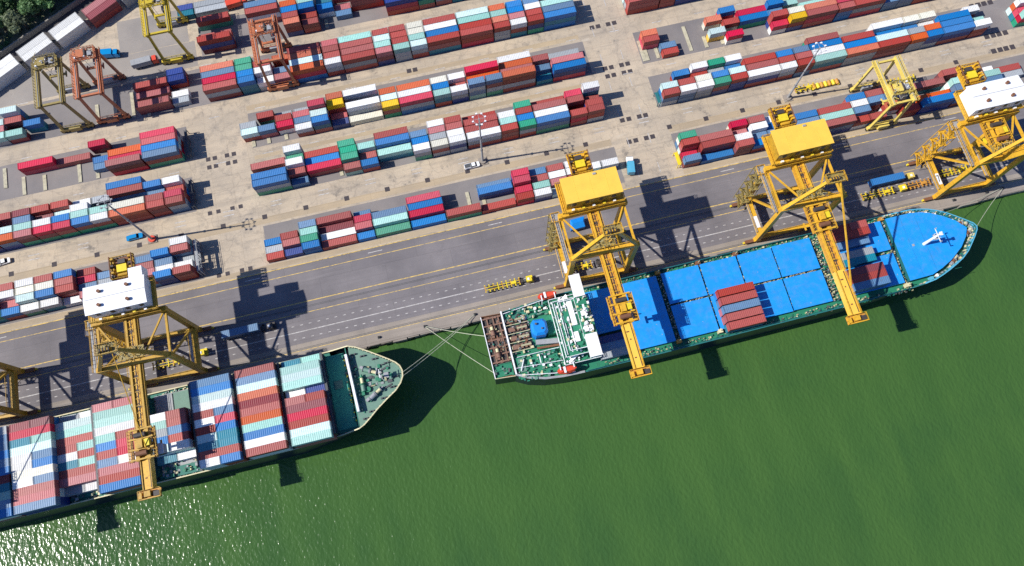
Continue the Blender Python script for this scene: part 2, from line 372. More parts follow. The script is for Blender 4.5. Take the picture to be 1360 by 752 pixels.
def parse(tok):
    d = ''.join(c for c in tok if c.isdigit()); c = ''.join(c for c in tok if not c.isdigit())
    if c == '.': return []
    h = int(d) if d else len(c)
    return [c[i] if i < len(c) else RNG.choice(FILL) for i in range(h)]
LINES = ['front', 'second', 'third', 'fourth', 'fifth', 'back']
TIER = ['atop', 'second down in', 'third down in', 'fourth down in']
def yard_row(x, y0, bays, where, group, pitch=2.62):
    nb = 0
    for bay in bays:
        t = bay.split(); head = t[0]
        if '@' in head: head, xs = head.split('@'); x = float(xs)
        L = 12.19 if head == '40' else 6.06
        if len(t) == 1: x += L + .4; continue
        cols = [parse(k) for k in t[1:]]; nb += 1
        for i, cst in enumerate(cols):
            h = len(cst); hs = len(cols[i - 1]) if i else 0
            if i and hs == 0 and i > 1: hs = max(0, len(cols[i - 2]) - 2)
            jx, jy = RNG.uniform(-.14, .14), RNG.uniform(-.07, .07)
            for j, cc in enumerate(cst):
                tier = h - 1 - j
                lab = f"{CNAME[cc]} {'long' if L > 9 else 'short'} container {TIER[min(j, 3)]} {ORD[nb - 1]} bay from left, {LINES[min(i, 5)]} line, {where}"
                so = 1.0 if tier >= hs else 0.0
                add_box(L, cc, x + L / 2 + jx + RNG.uniform(-.05, .05), y0 + 1.22 + i * pitch + jy, .05 + tier * 2.6, 0, lab, group, 1.0 if j == 0 else 0, so)
        x += L + .4
    return x

yard_row(-73.4, 171.0, ['40 rGm R3 s3 o3', '20 bTT b3 g3 g3', '20 wG w3 r3', '20 p2 s2 . o2', '40 oRb l3 o3 r3', '20 wGr r3 r3 p3', '40 rGr r3 r3 t3', '20 pmn t3 l3 r3',
    '20 tGG r3 r3 r3', '20 lGr t3 c3 c3', '40 rrT b3 w3 r3', '40 rrR r3 t3 l3', '20 rGG o3 t3 o3', '20 wrT p3 b3 b3', '20 rng r3 w3 s3', '40 bTb s3 t3 p2'], 'orange gantry row', 'containers in the row below the orange gantry')
yard_row(-98.9, 171.8, ['40 rm . pG1 r2 .', '20 G1 w1 . n2 n2'], 'shaded-brick stacks', 'containers between the rusty gantries')
yard_row(-151.6, 171.2, ['20 tG p2 l2', '20 tm . rm l3', '20 . bT'], 'stacks beside olive gantry', 'containers beside the olive gantry')
yard_row(-73.0, 191.6, ['40 rnm r2 . . r2', '40@-54.2 . . . r3 s3', '20@-40.9 orn r3 b3 o3', '20 rr r2 b3 t3 r3', '20 . . b2 T2', '20 . s1 p1 . s2 b2', '40 . . rrr r3', '40 nRr n3 r3', '20 gr g3 r3', '20 Gr s3 r2', '40 TTT T3 t3'],
    'topmost central row', 'containers in the topmost central row')
yard_row(-80.2, 208.5, ['20 T1 n1', '40 G1 G1'], 'stacks past yellow gantry', 'containers past the mustard gantry')
yard_row(-63.3, 148.8, ['20 . l2 G2', '20 . s2 . r2', '20 . R2 r2 G1', '20 wr s2 p2 G1', '20 bTr l3 Rn4', '20 n1 p1 yrm o3', '40 c1 wGn . wGn', '20 yrg l3 o3', '40 RGb w3 o3', '20 tTr b3 c3', '20 wGn r2 w3',
    '20@20.1 s4', '20 srGg', '40@20.1 . o3 R4', '40 orGr r3 o3 w3', '20 T1 s2 r3', '40@51.7 bnR p3 . G1'], 'yellow container row', 'containers in the row with the yellow container')
yard_row(-61.6, 129.3, ['40 bGg b3 . r2', '20 s1 rm2 w3 g2 w3', '40 . Rr2 b2 r2', '20 rt g3 g3 g3', '20 br r2 t3', '40 . tT2 bn3 r3', '20 wGg b3 s3', '20 crG G3 p3 w3', '20 wnG w3 r3 r3', '40 wGr r3 r3 r2', '20 rrr t3 w3', '20 gGr b3 r3 g3',
    '40 bsg w3 r3 r2', '20 rRr . r3 R3', '20 rrG r3 r2 w4'], 'central mast row', 'containers in the row behind the central mast')
yard_row(-62.0, 103.5, ['20 r1 G1 b1', '20 n1 rn2 r2', '20 bb g2 t2 s2', '40 r1 w1 m1 r2', '20 b1 p2 R2 s1', '40 g1 tg2 s2', '40 b1 Rr2 b2 R2', '40 rg . .', '40 r1 . bn2 s1', '20 rR R2 R3 R3', '20 wn t2 r2 s2', '20 l1 p2 w2 r2', '20 s1 r2 w2 w2', '20 . t1 wn2', '20 . . wn2'],
    'central roadside row', 'containers in the central roadside row')
yard_row(-162.2, 130.0, ['40 rmn l3 s3 r3', '20 osn l3 . r3', '20 pmg tg3 s3 m3', '20 Rmg w3 m2 r3', '20 Rrg b3 l2 r3', '20 brg t3 w3 w2', '20 wrg t3 . G2', '40 orr c3 . r3 b3', '20 rmr r3 s2 b3', '20 rGs R3 r2 w3'], 'leaning mast row', 'containers in the row by the leaning mast')
yard_row(-163.2, 104.2, ['20 rm b2 w2', '20 gT s3 w2', '20 br p2 w3 r3', '20 wg ls3 c3 w3', '20 wT bn3 c3 r3', '20 w1 rr3 r3 b3', '20 p2 s2 R2 r2', '20 G2 G2 s2', '20 r2 p2 G2 G2', '20 r2 p2 r2 s2', '20 bnn w2 s2 b3', '20 rrr w2 G1 r3 w3'], 'white-roofed crane row', 'containers in the row beside the white-roofed crane')
yard_row(-141.6, 149.4, ['40 . . . RR', '40@-129.6 . . . r1', '20@-116.9 . s1 b1 . R2', '40@-110.3 rmR R2 o2 .', '40@-97.5 srg b3 p3 R3'], 'crimson stack row', 'containers in the row with the crimson stack')
yard_row(87.8, 129.2, ['20 rsG l3 .', '20 wss r3 . b2', '20 wGG c3 r2 w3', '20 grn b3 G2 g3', '20 rnn l3 b2 w3', '40 wnr r3 r3', '20 wGr r3 b3', '20 rms r3 s3', '40 tTr w3 b3 r3', '40 oGG b3 r3', '40 rmr l3 b2 w3', '20 oGG G3 b2 c3', '20 bnG o3 w2 c3', '40 bnr b3 b3', '20 wrr t2 . w2'],
    'spreader lane row', 'containers in the long row beside the spreader lane')
yard_row(228.5, 129.3, ['20 tRg R2 w3', '20 rr b2 w2'], 'cut-off corner stack', 'containers in the cut-off corner stack')
yard_row(88.2, 103.3, ['20 sr R1 r3 g3', '40 b1 rm3 r3', '20 rmm w3 p2 R3', '20 b2 s2 w3 r3', '20 r2 s2 b2 w2', '40 o3 s3 b3', '40 rGn t3 r3', '20 r2 s3 w3 b3', '20 r2 . s3 r3', '20 . o3 s3 r3', '20 rm2 r1', '40@178 bnn o2 . r2', '20 bm s3 t3 . r2', '40 r3 s3 t3 w2', '40 . . G1 r1'],
    'lime gantry row', 'containers in the row under the lime gantry')
yard_row(86.9, 148.4, ['20@87.8 . . r2 o2', '20@94.3 r1 s1', '20@113 . ly . o2', '20@119.2 Rw . r2 . b2', '40 . . b2 R2', '20@136.8 Rw r3 s2 b3', '20 yrn c3 . t2', '40 rRr o3 t2', '20 rbb R3 R3', '40 rGR r3 r3', '20 ss r3', '20 ss n3', '40 rrr n3'], 'sparse pad row', 'containers in the sparse row with bare pads')
yard_row(86.7, 170.0, ['40 rrr b3 n3', '20 rrr r3 r3', '40 bbn n3 b3', '40 rrb r3'], 'topmost corner row', 'containers in the topmost corner row')
# white and red stacks at an angle along the tree wall
A = math.atan2(5.75, 9.8); ca, sa = math.cos(A), math.sin(A)
for k, (cx, cy, cols) in enumerate([(-164, 192.6, 'WW'), (-151.7, 199.0, 'WW'), (-139.2, 205.4, 'WW'), (-126.9, 211.4, 'WW') , (-114.2, 217.6, 'rp'), (-101.6, 223.6, 'GG')]):
    for q in range(2):
        for tier in range(2):
            cc = ('Wr'[k == 4] if k < 5 else 'G') if tier == 0 else ('m' if (k == 4 and q == 0) else cols[q])
            off = (q - .5) * 2.98
            x = cx + 6.1 * ca + (2.4 - off) * sa * 1; y = cy + 6.1 * sa - (2.4 - off) * ca
            lab = f"{CNAME[cc]} long container {'atop' if tier else 'bottom of'} {ORD[k]} slanted stack along tree wall, {'wall' if q else 'yard'} side"
            add_box(12.19, cc, x, y, .05 + tier * 2.6, A, lab, 'containers stacked aslant along the tree wall', 1.0 if tier else 0, 1.0 if q == 0 else 0, 1.2)
# ship decks
def ship_bay(x, z, spec, bay, group, ytop=63.85, tiers=3, pitch=2.445):
    for i, tok in enumerate(spec.split()):
        if tok == '.': continue
        d = ''.join(c for c in tok if c.isdigit()); tk = tok.replace(d, '') if d else tok
        h = int(d) if d else tiers; y = ytop - 1.22 - i * pitch
        parts = tk.split('|')
        for q, pc in enumerate(parts):
            L = 12.19 if len(parts) == 1 else 6.06
            xc = x + 6.1 if len(parts) == 1 else x + 3.03 + q * 6.13
            for tr in range(h):
                last = tr == h - 1; cc = pc if last else RNG.choice(FILL)
                pos = '' if len(parts) == 1 else (' bow half' if q else ' stern half')
                lab = f"{CNAME[cc]} {'long' if L > 9 else 'short'} container atop {bay}, {ORD[i]} row from quay{pos}" if last else f"{CNAME[cc]} container {'one' if tr == h - 2 else 'two'} below top, {bay}, {ORD[i]} row from quay{pos}"
                add_box(L, cc, xc + RNG.uniform(-.06, .06), y, z + tr * 2.6, 0, lab, group, 1.0 if last else 0, .12 if i == len(spec.split()) - 1 else 0)
GS1 = 'containers on the green-decked ship'
for x, spec, nm, t in [(-59.8, 'T|t2 t l t w|n2 r|r m R r l t', 'first bay from green bow', 3), (-73.6, 'r s l o m r o t b w r', 'second bay from green bow', 3),
                       (-87.5, 's b l w r|s w|R r|b l|T T|T r w|b', 'third bay from green bow', 3), (-101.9, '. . . w|r t|r G|s b|r l|w T|w1 . .', 'fourth bay from green bow', 3),
                       (-117.3, 'p|p t t w t|r b|R r|R s|w p r b', 'fifth bay from green bow', 3), (-130.2, 'G|w1 l t r r|t w|r T|t r p G|w1 .', 'sixth bay from green bow', 2),
                       (-142.3, 'm|m R T|t l w|s W|b c w|s r p s', 'seventh bay from green bow', 3), (-155.2, 'G s s b s b m T t s b', 'eighth bay from green bow', 3), (-168.3, 'r t w s m b l p r t w', 'ninth bay from green bow', 3)]:
    ship_bay(x, 10.25, spec, nm, GS1, tiers=t)
GS2 = 'containers on the blue-hatched ship'
ship_bay(80.6, 10.35, 'r r s r r', 'blue cover midships', GS2, ytop=53.5, tiers=2, pitch=2.8)
ship_bay(124.0, 10.35, 'r|r r s1', 'forward blue cover', GS2, ytop=65.0, tiers=2, pitch=2.5)
ship_bay(124.0, 10.35, 'G1 T1 . ', 'forward centre gap', GS2, ytop=56.2, tiers=1)
ship_bay(124.0, 10.35, 'm r s', 'forward outer cover', GS2, ytop=49.8, tiers=2)
ship_bay(39.0, 8.65, 'n s G', 'open stern hold', GS2, ytop=48.5, tiers=1)

BOXES.sort(key=lambda d: -d['s'])
N_IND = 298
for d in BOXES[:N_IND]:
    o = bpy.data.objects.new('shipping_container', cmesh(d['L'])); COL.objects.link(o)
    o.location = (d['x'], d['y'], d['z']); o.rotation_euler.z = d['rz']; o.scale.y = d['sy']
    o.material_slots[0].link = 'OBJECT'; o.material_slots[0].material = CM[d['col']]
    tag(o, d['label'], 'container', d['group'])
SV, SF, SM, SS = [], [], [], []
for d in BOXES[N_IND:]:
    vs, fs = GEO[d['L']]; k = len(SV); c, s = math.cos(d['rz']), math.sin(d['rz'])
    SV += [(d['x'] + x * c - y * s * d['sy'], d['y'] + x * s + y * c * d['sy'], d['z'] + z) for x, y, z in vs]
    SF += [tuple(i + k for i in f) for f in fs]; SM += [CKEYS.index(d['col'])] * len(fs); SS += [RNG.random()] * len(fs)
me = bpy.data.meshes.new('stacked_containers'); me.from_pydata(SV, [], SF)
for k in CKEYS: me.materials.append(CM[k])
me.polygons.foreach_set('material_index', SM)
at = me.attributes.new('shade', 'FLOAT', 'FACE'); at.data.foreach_set('value', SS); me.update()
o = bpy.data.objects.new('stacked_containers', me); COL.objects.link(o)
tag(o, 'remaining mixed coloured containers packed through the yard rows and under the deck stacks', 'containers', kind='stuff')
print('boxes', len(BOXES), 'visible est', sum(1 for d in BOXES if d['s'] > 0))

# ---------------------------------------------------------------- quay cranes
def stair_tower(b, x, y, z0, z1, mat, w=1.9, l=3.2):
    z = z0; k = 0
    while z < z1 - 2:
        y0, y1 = (y - l / 2, y + l / 2) if k % 2 == 0 else (y + l / 2, y - l / 2)
        b.beam((x - .45, y0, z), (x - .45, y1, z + 2.6), .75, .12, mat)
        b.box(x - w / 2, x + w / 2, y1 - .55, y1 + .55, z + 2.55, z + 2.68, mat)
        for xx in (x - w / 2, x + .1): b.beam((xx, y0, z + 1), (xx, y1, z + 3.6), .11, .11, mat)
        z += 2.7; k += 1
    z = z0
    while z < z1 - 1:
        for _ in range(7):
            q = Vector((x + RNG.uniform(-w / 2, w / 2), y + RNG.uniform(-l / 2, l / 2), z + RNG.uniform(0, 2))); b.beam(q, q + Vector((RNG.uniform(-1, 1), RNG.uniform(-1.2, 1.2), RNG.uniform(-.3, .8))), .13, .13, RNG.choice([mat, SPECK, GRIME]))
        z += 2.0
    for sx in (-1, 1):
        for sy in (-1, 1): b.box(x + sx * w / 2 - .09, x + sx * w / 2 + .09, y + sy * (l / 2 + .5) - .09, y + sy * (l / 2 + .5) + .09, z0, z1 + 1, mat)

def quay_crane(c, label, mat, house_mat, roof_mat, trolley_y, half=10.2, stair=-1, boom_top=OB, plate=None, end_col=YL, house_dx=0, numeral=None, stays=.2, raised=False):
    SY, LY = 70.7, 85.0; O = (c, 77.8, 0)
    t = thing('quay_crane', O, label, 'crane', 'ship-to-shore cranes along the quay')
    P = lambda b, n, par=None: b.build(n, par or t)
    ZT = 28.6
    def swing(b, force=False):
        if not raised: return
        if not force: return
        a = R(76); hy, hz = 71.1 - O[1], 27.5
        b.v = [(x, hy + (y - hy) * math.cos(a) + (z - hz) * math.sin(a), hz - (y - hy) * math.sin(a) + (z - hz) * math.cos(a)) for x, y, z in b.v]
    for y in (SY, LY):
        for s in (-1, 1):
            b = MB(O); x = c + s * half
            b.box(x - 4.2, x + 4.2, y - .55, y + .55, 1.0, 1.7, RUST); b.box(x - 1.2, x + 1.2, y - .7, y + .7, 1.6, 2.4, mat)
            for k in (-3.2, -1.6, 1.6, 3.2): b.box(x + k - .7, x + k + .7, y - .42, y + .42, .25, 1.15, mat if k > 0 else RUST); b.tube((x + k - .0, y - .3, .42), (x + k - .0, y + .3, .42), .4, BLK, 10)
            for k in (-4.4, 4.4): b.box(x + k - .35, x + k + .35, y - .3, y + .3, .5, 1.2, BRYEL)
            P(b, 'bogie')
            b = MB(O); b.beam((x, y, 2.3), (x, y, ZT), 1.75, 1.5, mat, 1.45, 1.35); P(b, 'leg')
    for y in (SY, LY):
        b = MB(O); b.box(c - half - .8, c + half + .8, y - .5, y + .5, 2.35, 3.9, RUST); b.box(c - half - .9, c + half + .9, y - .62, y + .62, 3.9, 4.0, mat)
        b.rail([(c - half, y + .55, 4), (c + half, y + .55, 4)], 1.0, mat, .09); P(b, 'sill_beam')
    for s in (-1, 1):
        x = c + s * half
        b = MB(O); b.box(x - .8, x + .8, SY + .6, LY - .6, 5.2, 7.0, mat)
        for k in range(5): b.box(x - .83, x + .83, SY + 2 + k * 2.6, SY + 2.2 + k * 2.6, 5.15, 7.05, mat)
        b.box(x - 1.6, x - .85, SY + 1, LY - 1, 6.9, 7.0, GRST); b.rail([(x - 1.6, SY + 1, 7), (x - 1.6, LY - 1, 7)], 1.0, mat, .09)
        tie = P(b, 'portal_tie')
        if numeral and s == stair:
            q = MB(O); q.box(x - .62, x + .62, 73.2, 77.4, 7.06, 7.1, WHT); pl = q.build('number_board', tie)
            if numeral == '7':
                q = MB(O); q.box(x - .42, x + .42, 76.3, 76.7, 7.1, 7.13, DKST); q.beam((x + .25, 76.3, 7.115), (x - .1, 74.2, 7.115), .32, .03, DKST); q.build('numeral', pl)
        b = MB(O); b.beam((x, SY, ZT - .6), (x, LY, ZT - .6), .66, .75, mat); P(b, 'side_tie')
        b = MB(O); b.beam((x, LY, 6.6), (x, SY + .3, ZT - 1.6), .66, .66, mat); P(b, 'diagonal_brace')
        b = MB(O); b.beam((x, LY, ZT), (c + s * 1.9, SY + .3, ZT), .48, .48, mat); P(b, 'top_brace')
    b = MB(O); b.box(c - half - 1, c + half + 1, LY - .75, LY + .75, ZT - .4, ZT + 1.5, mat)
    b.rail([(c - half, LY - .9, ZT + 1.5), (c + half, LY - .9, ZT + 1.5)], 1.1, mat, .1); P(b, 'land_crossbeam')
    b = MB(O); b.box(c - half - .9, c + half + .9, SY - .75, SY + .75, ZT - .5, ZT + 1.1, mat)
    b.rail([(c - half, SY + .8, ZT + 1.1), (c + half, SY + .8, ZT + 1.1)], 1.1, mat, .1); P(b, 'sea_crossbeam')
    # pylon
    for s in (-1, 1):
        b = MB(O); b.beam((c + s * half, SY, ZT + .8), (c + s * 1.2, SY, 46.5), 1.15, 1.1, mat, .85, .85); P(b, 'pylon_leg')
        
        if stays and s > 0: b = MB(O); b.beam((c + s * 1.5, SY - .3, 46.6), (c + s * 1.5, 42.0, 29.6), stays, stays, mat); P(b, 'forestay')
    b = MB(O); b.box(c - 2.6, c + 3.2, SY - 1.2, SY + 1.8, 46.2, 46.35, OLIV); b.rail([(c - 2.6, SY - 1.2, 46.35), (c + 3.2, SY - 1.2, 46.35), (c + 3.2, SY + 1.8, 46.35), (c - 2.6, SY + 1.8, 46.35)], 1.1, mat, .11, .7, True)
    for _ in range(26):
        q = Vector((c + RNG.uniform(-2.6, 3.2), SY + RNG.uniform(-1.2, 1.8), 46.4)); b.beam(q, q + Vector((RNG.uniform(-1, 1), RNG.uniform(-1, 1), RNG.uniform(.4, 1.6))), .12, .12, RNG.choice([mat, OLIV, SPECK, GRIME]))
    for k in (-1.2, -.4, .4, 1.2): b.tube((c + k - .18, SY, 47.0), (c + k + .18, SY, 47.0), .6, GRIME, 10)
    b.box(c - 1.5, c + 1.5, SY - .3, SY + .3, 46.5, 47.4, mat); P(b, 'pylon_head')
    b = MB(O); b.box(c - 4.4, c + 3.6, SY + .8, SY + 4.6, 30.1, 30.2, OLIV)
    for _ in range(60):
        q = Vector((c + RNG.uniform(-4.2, 3.4), SY + RNG.uniform(.8, 4.5), RNG.uniform(30.2, 32.5))); b.beam(q, q + Vector((RNG.uniform(-1.4, 1.4), RNG.uniform(-1.4, 1.4), RNG.uniform(-.4, 1.0))), .13, .13, RNG.choice([mat, OLIV, SPECK, GRIME, mat]))
    P(b, 'hoist_gear')
    # girder and boom
    b = MB(O)
    for part, y0, y1 in (('girder', 71.2, 103.5), ('boom', 47.5, 71.1)):
        b = MB(O)
        b.box(c - 1.5, c + 1.5, y0, y1, 26.4, 28.9, mat)
        b.box(c - .93, c + .93, y0, y1, 28.9, 29.02, boom_top)
        b.box(c - 1.6, c - .95, y0, y1, 28.9, 29.5, mat); b.box(c + .95, c + 1.6, y0, y1, 28.9, 29.5, mat); b.box(c - .12, c + .12, y0, y1, 29.02, 29.14, GRIME); b.box(c + .5, c + .62, y0, y1, 29.02, 29.12, mat)
        y = y0 + 1.5
        while y < y1 - 2.2: b.box(c - .93, c + .93, y, y + .2, 29.02, 29.3, mat); b.beam((c - .9, y + .2, 29.1), (c + .9, y + 2.1, 29.1), .1, .1, RUST); y += 2.1
        for y in (50.5, 57, 61.5, 66, 75, 80):
            if y0 < y < y1 - 1: b.box(c - .7, c + .7, y, y + .8, 29.03, 29.06, GRIME)
        for s in (-1, 1):
            w_ = 2.15 if s > 0 else 1.95
            b.box(*sorted((c + s * 1.62, c + s * w_)), y0, y1, 28.0, 28.08, boom_top); b.rail([(c + s * w_, y0, 28.08), (c + s * w_, y1, 28.08)], 1.05, mat, .09, 1.7)
        swing(b, part == 'boom'); P(b, part)
    b = MB(O); b.box(c - 1.45, c + 1.45, 33.2, 47.5, 26.6, 29.1, end_col); b.box(c - 1.45, c - 1.2, 33.2, 47.5, 29.1, 29.4, mat); b.box(c + 1.2, c + 1.45, 33.2, 47.5, 29.1, 29.4, mat)
    b.rail([(c + 1.5, 33.2, 29.1), (c + 1.5, 47.5, 29.1)], .9, mat, .08, 1.6); b.box(c + .9, c + 1.1, 33.5, 47, 29.1, 29.2, GRIME)
    for y, w_ in ((36.2, .5), (41.9, .3), (44.3, .8)): b.box(c - w_, c + .1, y, y + .4, 29.1, 29.16, RUST)
    swing(b, True); P(b, 'boom_end')
    b = MB(O); b.box(c - 3.1, c + 3.1, 30.6, 33.2, 27.9, 28.1, OB); b.box(c - 3.1, c + 3.1, 30.6, 30.9, 28.1, 28.9, mat); b.box(c - 3.0, c - 2.0, 31, 32.6, 28.1, 29.2, mat); b.box(c + 1.2, c + 2.8, 31, 32.4, 28.1, 29.0, GRIME); b.box(c - 1.2, c + .6, 31.2, 32.8, 28.1, 29.6, mat)
    b.rail([(c - 3.1, 30.6, 28.1), (c + 3.1, 30.6, 28.1), (c + 3.1, 33.2, 28.1), (c - 3.1, 33.2, 28.1)], 1.1, mat, .12, .9, True)
    b.rail([(c - 3.1, 31.6, 28.1), (c + 3.1, 31.6, 28.1)], .9, GRIME, .1, .8); swing(b, True); P(b, 'boom_tip_platform')
    # trolley, cab, spreader
    ty = trolley_y; b = MB(O)
    for s in (-1, 1): b.box(*sorted((c + s * 1.0, c + s * 2.1)), ty - 4.6, ty + 4.6, 29.52, 30.2, mat)
    for k in (-4.4, -1.5, 1.5, 4.2): b.box(c - 3.4, c + 3.4, ty + k, ty + k + .45, 30.2, 30.6, mat)
    for s in (-1, 1):
        b.box(*sorted((c + s * 2.7, c + s * 3.9)), ty - 4.5, ty + 4.5, 29.2, 29.3, OB)
        b.rail([(c + s * 3.9, ty - 4.5, 29.3), (c + s * 3.9, ty + 4.5, 29.3)], 1.1, mat, .12, 1.0)
        b.rail([(c + s * 2.8, ty - 4.5, 29.3), (c + s * 2.8, ty + 4.5, 29.3)], 1.1, GRIME, .09, 1.0)
    b.tube((c - 1.6, ty + 2.6, 31.0), (c + 1.6, ty + 2.6, 31.0), .75, GRIME, 12); b.tube((c - 1.6, ty - 2.6, 31.0), (c + 1.6, ty - 2.6, 31.0), .75, RUST, 12)
    b.box(c - .8, c + .8, ty - 1.2, ty + 1.2, 30.6, 31.9, mat); b.box(c + 1.2, c + 2.6, ty - .9, ty + 1.1, 30.6, 31.5, BRYEL)
    for k in range(9): b.beam((c - 3.8, ty - 4.3 + k, 30.3), (c - 2.6, ty - 3.7 + k, 30.35), .12, .1, mat); b.beam((c + 3.8, ty - 4.3 + k, 30.3), (c + 2.6, ty - 3.7 + k, 30.35), .12, .1, mat)
    P(b, 'trolley')
    b = MB(O); b.box(c + 2.2, c + 4.6, ty - 3.4, ty - .6, 24.6, 27.4, GRST); b.box(c + 2.3, c + 4.5, ty - 3.45, ty - 2.2, 24.4, 26.2, GLASS); b.box(c + 2.1, c + 4.7, ty - 3.5, ty - .5, 27.4, 27.55, WHT); P(b, 'operator_cab')
    b = MB(O); zs = 23.5
    b.box(c - 1.1, c + 1.1, ty - 1.1, ty + 1.1, zs + .5, zs + 1.4, BRYEL); b.box(c - 3.0, c + 3.0, ty - .35, ty + .35, zs, zs + .5, mat)
    for s in (-1, 1): b.box(*sorted((c + s * 2.6, c + s * 3.05)), ty - 1.22, ty + 1.22, zs, zs + .4, mat)
    for sx in (-1, 1):
        for sy in (-1, 1): b.tube((c + sx * .9, ty + sy * .9, zs + 1.4), (c + sx * 1.3, ty + sy * 2.6, 30.2), .07, GRIME, 5)
    P(b, 'spreader')
    # machinery house on the girder
    hc = c + house_dx; hx = 8.75; b = MB(O)
    b.box(hc - hx + .15, hc + hx - .15, 85.6, 93.5, 32.6, 37.6, house_mat)
    for k in range(10): b.box(hc - hx + 1 + k * 1.75, hc - hx + 1.12 + k * 1.75, 85.52, 85.6, 33, 37.4, house_mat)
    for k in (-6.2, -2.0, 2.4, 6.4): b.box(hc + k - .6, hc + k + .6, 85.5, 85.58, 34.4, 36.0, GRIME)
    h = P(b, 'machine_house')
    b = MB(O)
    if roof_mat is WHT:
        for y0, y1, z0, z1 in ((85.2, 89.58, 37.55, 38.15), (89.58, 93.9, 38.15, 37.55)):
            b.add([(hc - hx - .2, y0, z0), (hc + hx + .2, y0, z0), (hc + hx + .2, y1, z1), (hc - hx - .2, y1, z1), (hc - hx - .2, y0, z0 - .3), (hc + hx + .2, y0, z0 - .3), (hc + hx + .2, y1, z1 - .3), (hc - hx - .2, y1, z1 - .3)],
                  [(0, 1, 2, 3), (7, 6, 5, 4), (0, 4, 5, 1), (1, 5, 6, 2), (2, 6, 7, 3), (3, 7, 4, 0)], WHT)
        b.box(hc - hx, hc + hx, 89.5, 89.66, 38.12, 38.2, GRST)
    else:
        b.box(hc - hx - .2, hc + hx + .2, 85.2, 93.9, 37.6, 37.95, roof_mat)
        for k in (-5, 0, 5): b.box(hc + k - .03, hc + k + .03, 85.2, 93.9, 37.95, 37.98, roof_mat)
    for x, y in ((-4.5, 87.4), (3.8, 87.3), (-4.2, 91.6), (3.9, 91.8)) if roof_mat is WHT else ((1.8, 93.0),):
        if roof_mat is WHT: b.tube((hc + x, y, 37.7), (hc + x, y, 38.75), .5, RUST, 10)
        else: b.box(hc + x - .5, hc + x + .5, y - .3, y + .3, 37.95, 38.3, GRST)
    b.build('roof', h)
    if roof_mat is WHT and c < 150:
        b = MB(O); b.box(hc + 4.2, hc + 8.2, 94.0, 97.2, 32.6, 36.9, WHT); b.build('annex', h)
    b = MB(O); b.box(hc - hx - 1.2, hc + hx + 1.2, 84.4, 94.8, 32.2, 32.5, mat); b.box(hc - hx, hc + hx, 84.6, 85.4, 31.2, 32.2, mat); b.box(hc - hx, hc + hx, 93.2, 94.2, 31.2, 32.2, mat)
    for s in (-1, 1):
        for y in (85.0, 93.7): b.box(c + s * 1.3 - .5, c + s * 1.3 + .5, y - .4, y + .4, 29.5, 31.2, mat)
    b.rail([(hc - hx - 1.2, 84.4, 32.5), (hc + hx + 1.2, 84.4, 32.5), (hc + hx + 1.2, 94.8, 32.5), (hc - hx - 1.2, 94.8, 32.5)], 1.1, mat, .12, 1.8, True)
    for k in range(5): b.box(hc - 7 + k * 3.3, hc - 6.2 + k * 3.3, 84.5, 85.1, 32.5, 33.5, BRYEL if k % 2 else WHT)
    P(b, 'house_platform')
    # rear platform
    b = MB(O); b.box(c - 3.5, c + 3.5, 97.4, 104.5, 29.6, 29.8, RUST if mat is Y2 else mat)
    b.rail([(c - 3.5, 97.4, 29.8), (c + 3.5, 97.4, 29.8), (c + 3.5, 104.5, 29.8), (c - 3.5, 104.5, 29.8)], 1.2, mat, .14, 1.0, True)
    for s in (-1, 1):
        for k in range(6): b.box(c + s * 2.7 - .5, c + s * 2.7 + .5, 97.8 + k * 1.1, 98.4 + k * 1.1, 29.8, 31.2 + (k % 2) * .5, mat if k % 3 else GRIME)
        b.box(c + s * 3.3 - .12, c + s * 3.3 + .12, 97.4, 104.5, 31.6, 31.85, RUST)
        for yy in (97.6, 101, 104.3): b.box(c + s * 3.3 - .12, c + s * 3.3 + .12, yy - .12, yy + .12, 29.8, 31.8, RUST)
    b.box(c - 1.5, c + 1.5, 99.2, 101.6, 29.8, 31.2, BRYEL); b.box(c - 1.1, c + 1.1, 102.0, 103.4, 29.8, 31.0, GRIME); b.tube((c - 1.4, 98.4, 30.6), (c + 1.4, 98.4, 30.6), .5, mat, 10)
    P(b, 'rear_platform')
    b = MB(O); stair_tower(b, c + stair * (half + 2.1), LY - .2, 3.0, ZT - 1, OLIV if mat is Y1 and c < 150 else mat, 2.7, 3.6); P(b, 'stair_tower')
    b = MB(O); x = c + stair * (half + 1.7); b.box(x - .7, x + .7, SY, LY, ZT - 1.0, ZT - .9, GRST); b.rail([(x - .7, SY, ZT - .9), (x - .7, LY, ZT - .9)], 1.1, mat, .1, 1.3); b.rail([(x + .7, SY, ZT - .9), (x + .7, LY, ZT - .9)], 1.1, mat, .1, 1.3)
    for k in range(7): b.box(x - .8, x + .8, SY + 1 + k * 2, SY + 1.25 + k * 2, ZT - 1.2, ZT - .95, mat)
    b.box(x - 1.4, x + 1.4, LY - 1, LY + 2, ZT - .9, ZT - .8, GRST); b.rail([(x - 1.4, LY - 1, ZT - .8), (x + 1.4, LY - 1, ZT - .8), (x + 1.4, LY + 2, ZT - .8), (x - 1.4, LY + 2, ZT - .8)], 1.1, mat, .12, .9, True)
    P(b, 'side_walkway')
    return t
quay_crane(-98.4, 'golden quay crane with white gabled machine house over the green-decked ship', Y2, WHT, WHT, 46.0, stair=-1, boom_top=Y1, end_col=Y1)
quay_crane(46.4, 'yellow quay crane with pale yellow house roof over the stern of the blue-hatched ship', Y1, Y2, YL, 51.5, numeral=' ', stays=0)
quay_crane(114.6, 'yellow quay crane with pale yellow house roof at the forward holds of the blue-hatched ship', Y1, Y2, YL, 65.0, numeral=' ', stays=.42)
quay_crane(180.4, 'yellow quay crane with long white machine house standing beyond the blue bow', Y1, WHT, WHT, 79.0, numeral='7', stays=0, raised=True, half=9.2)
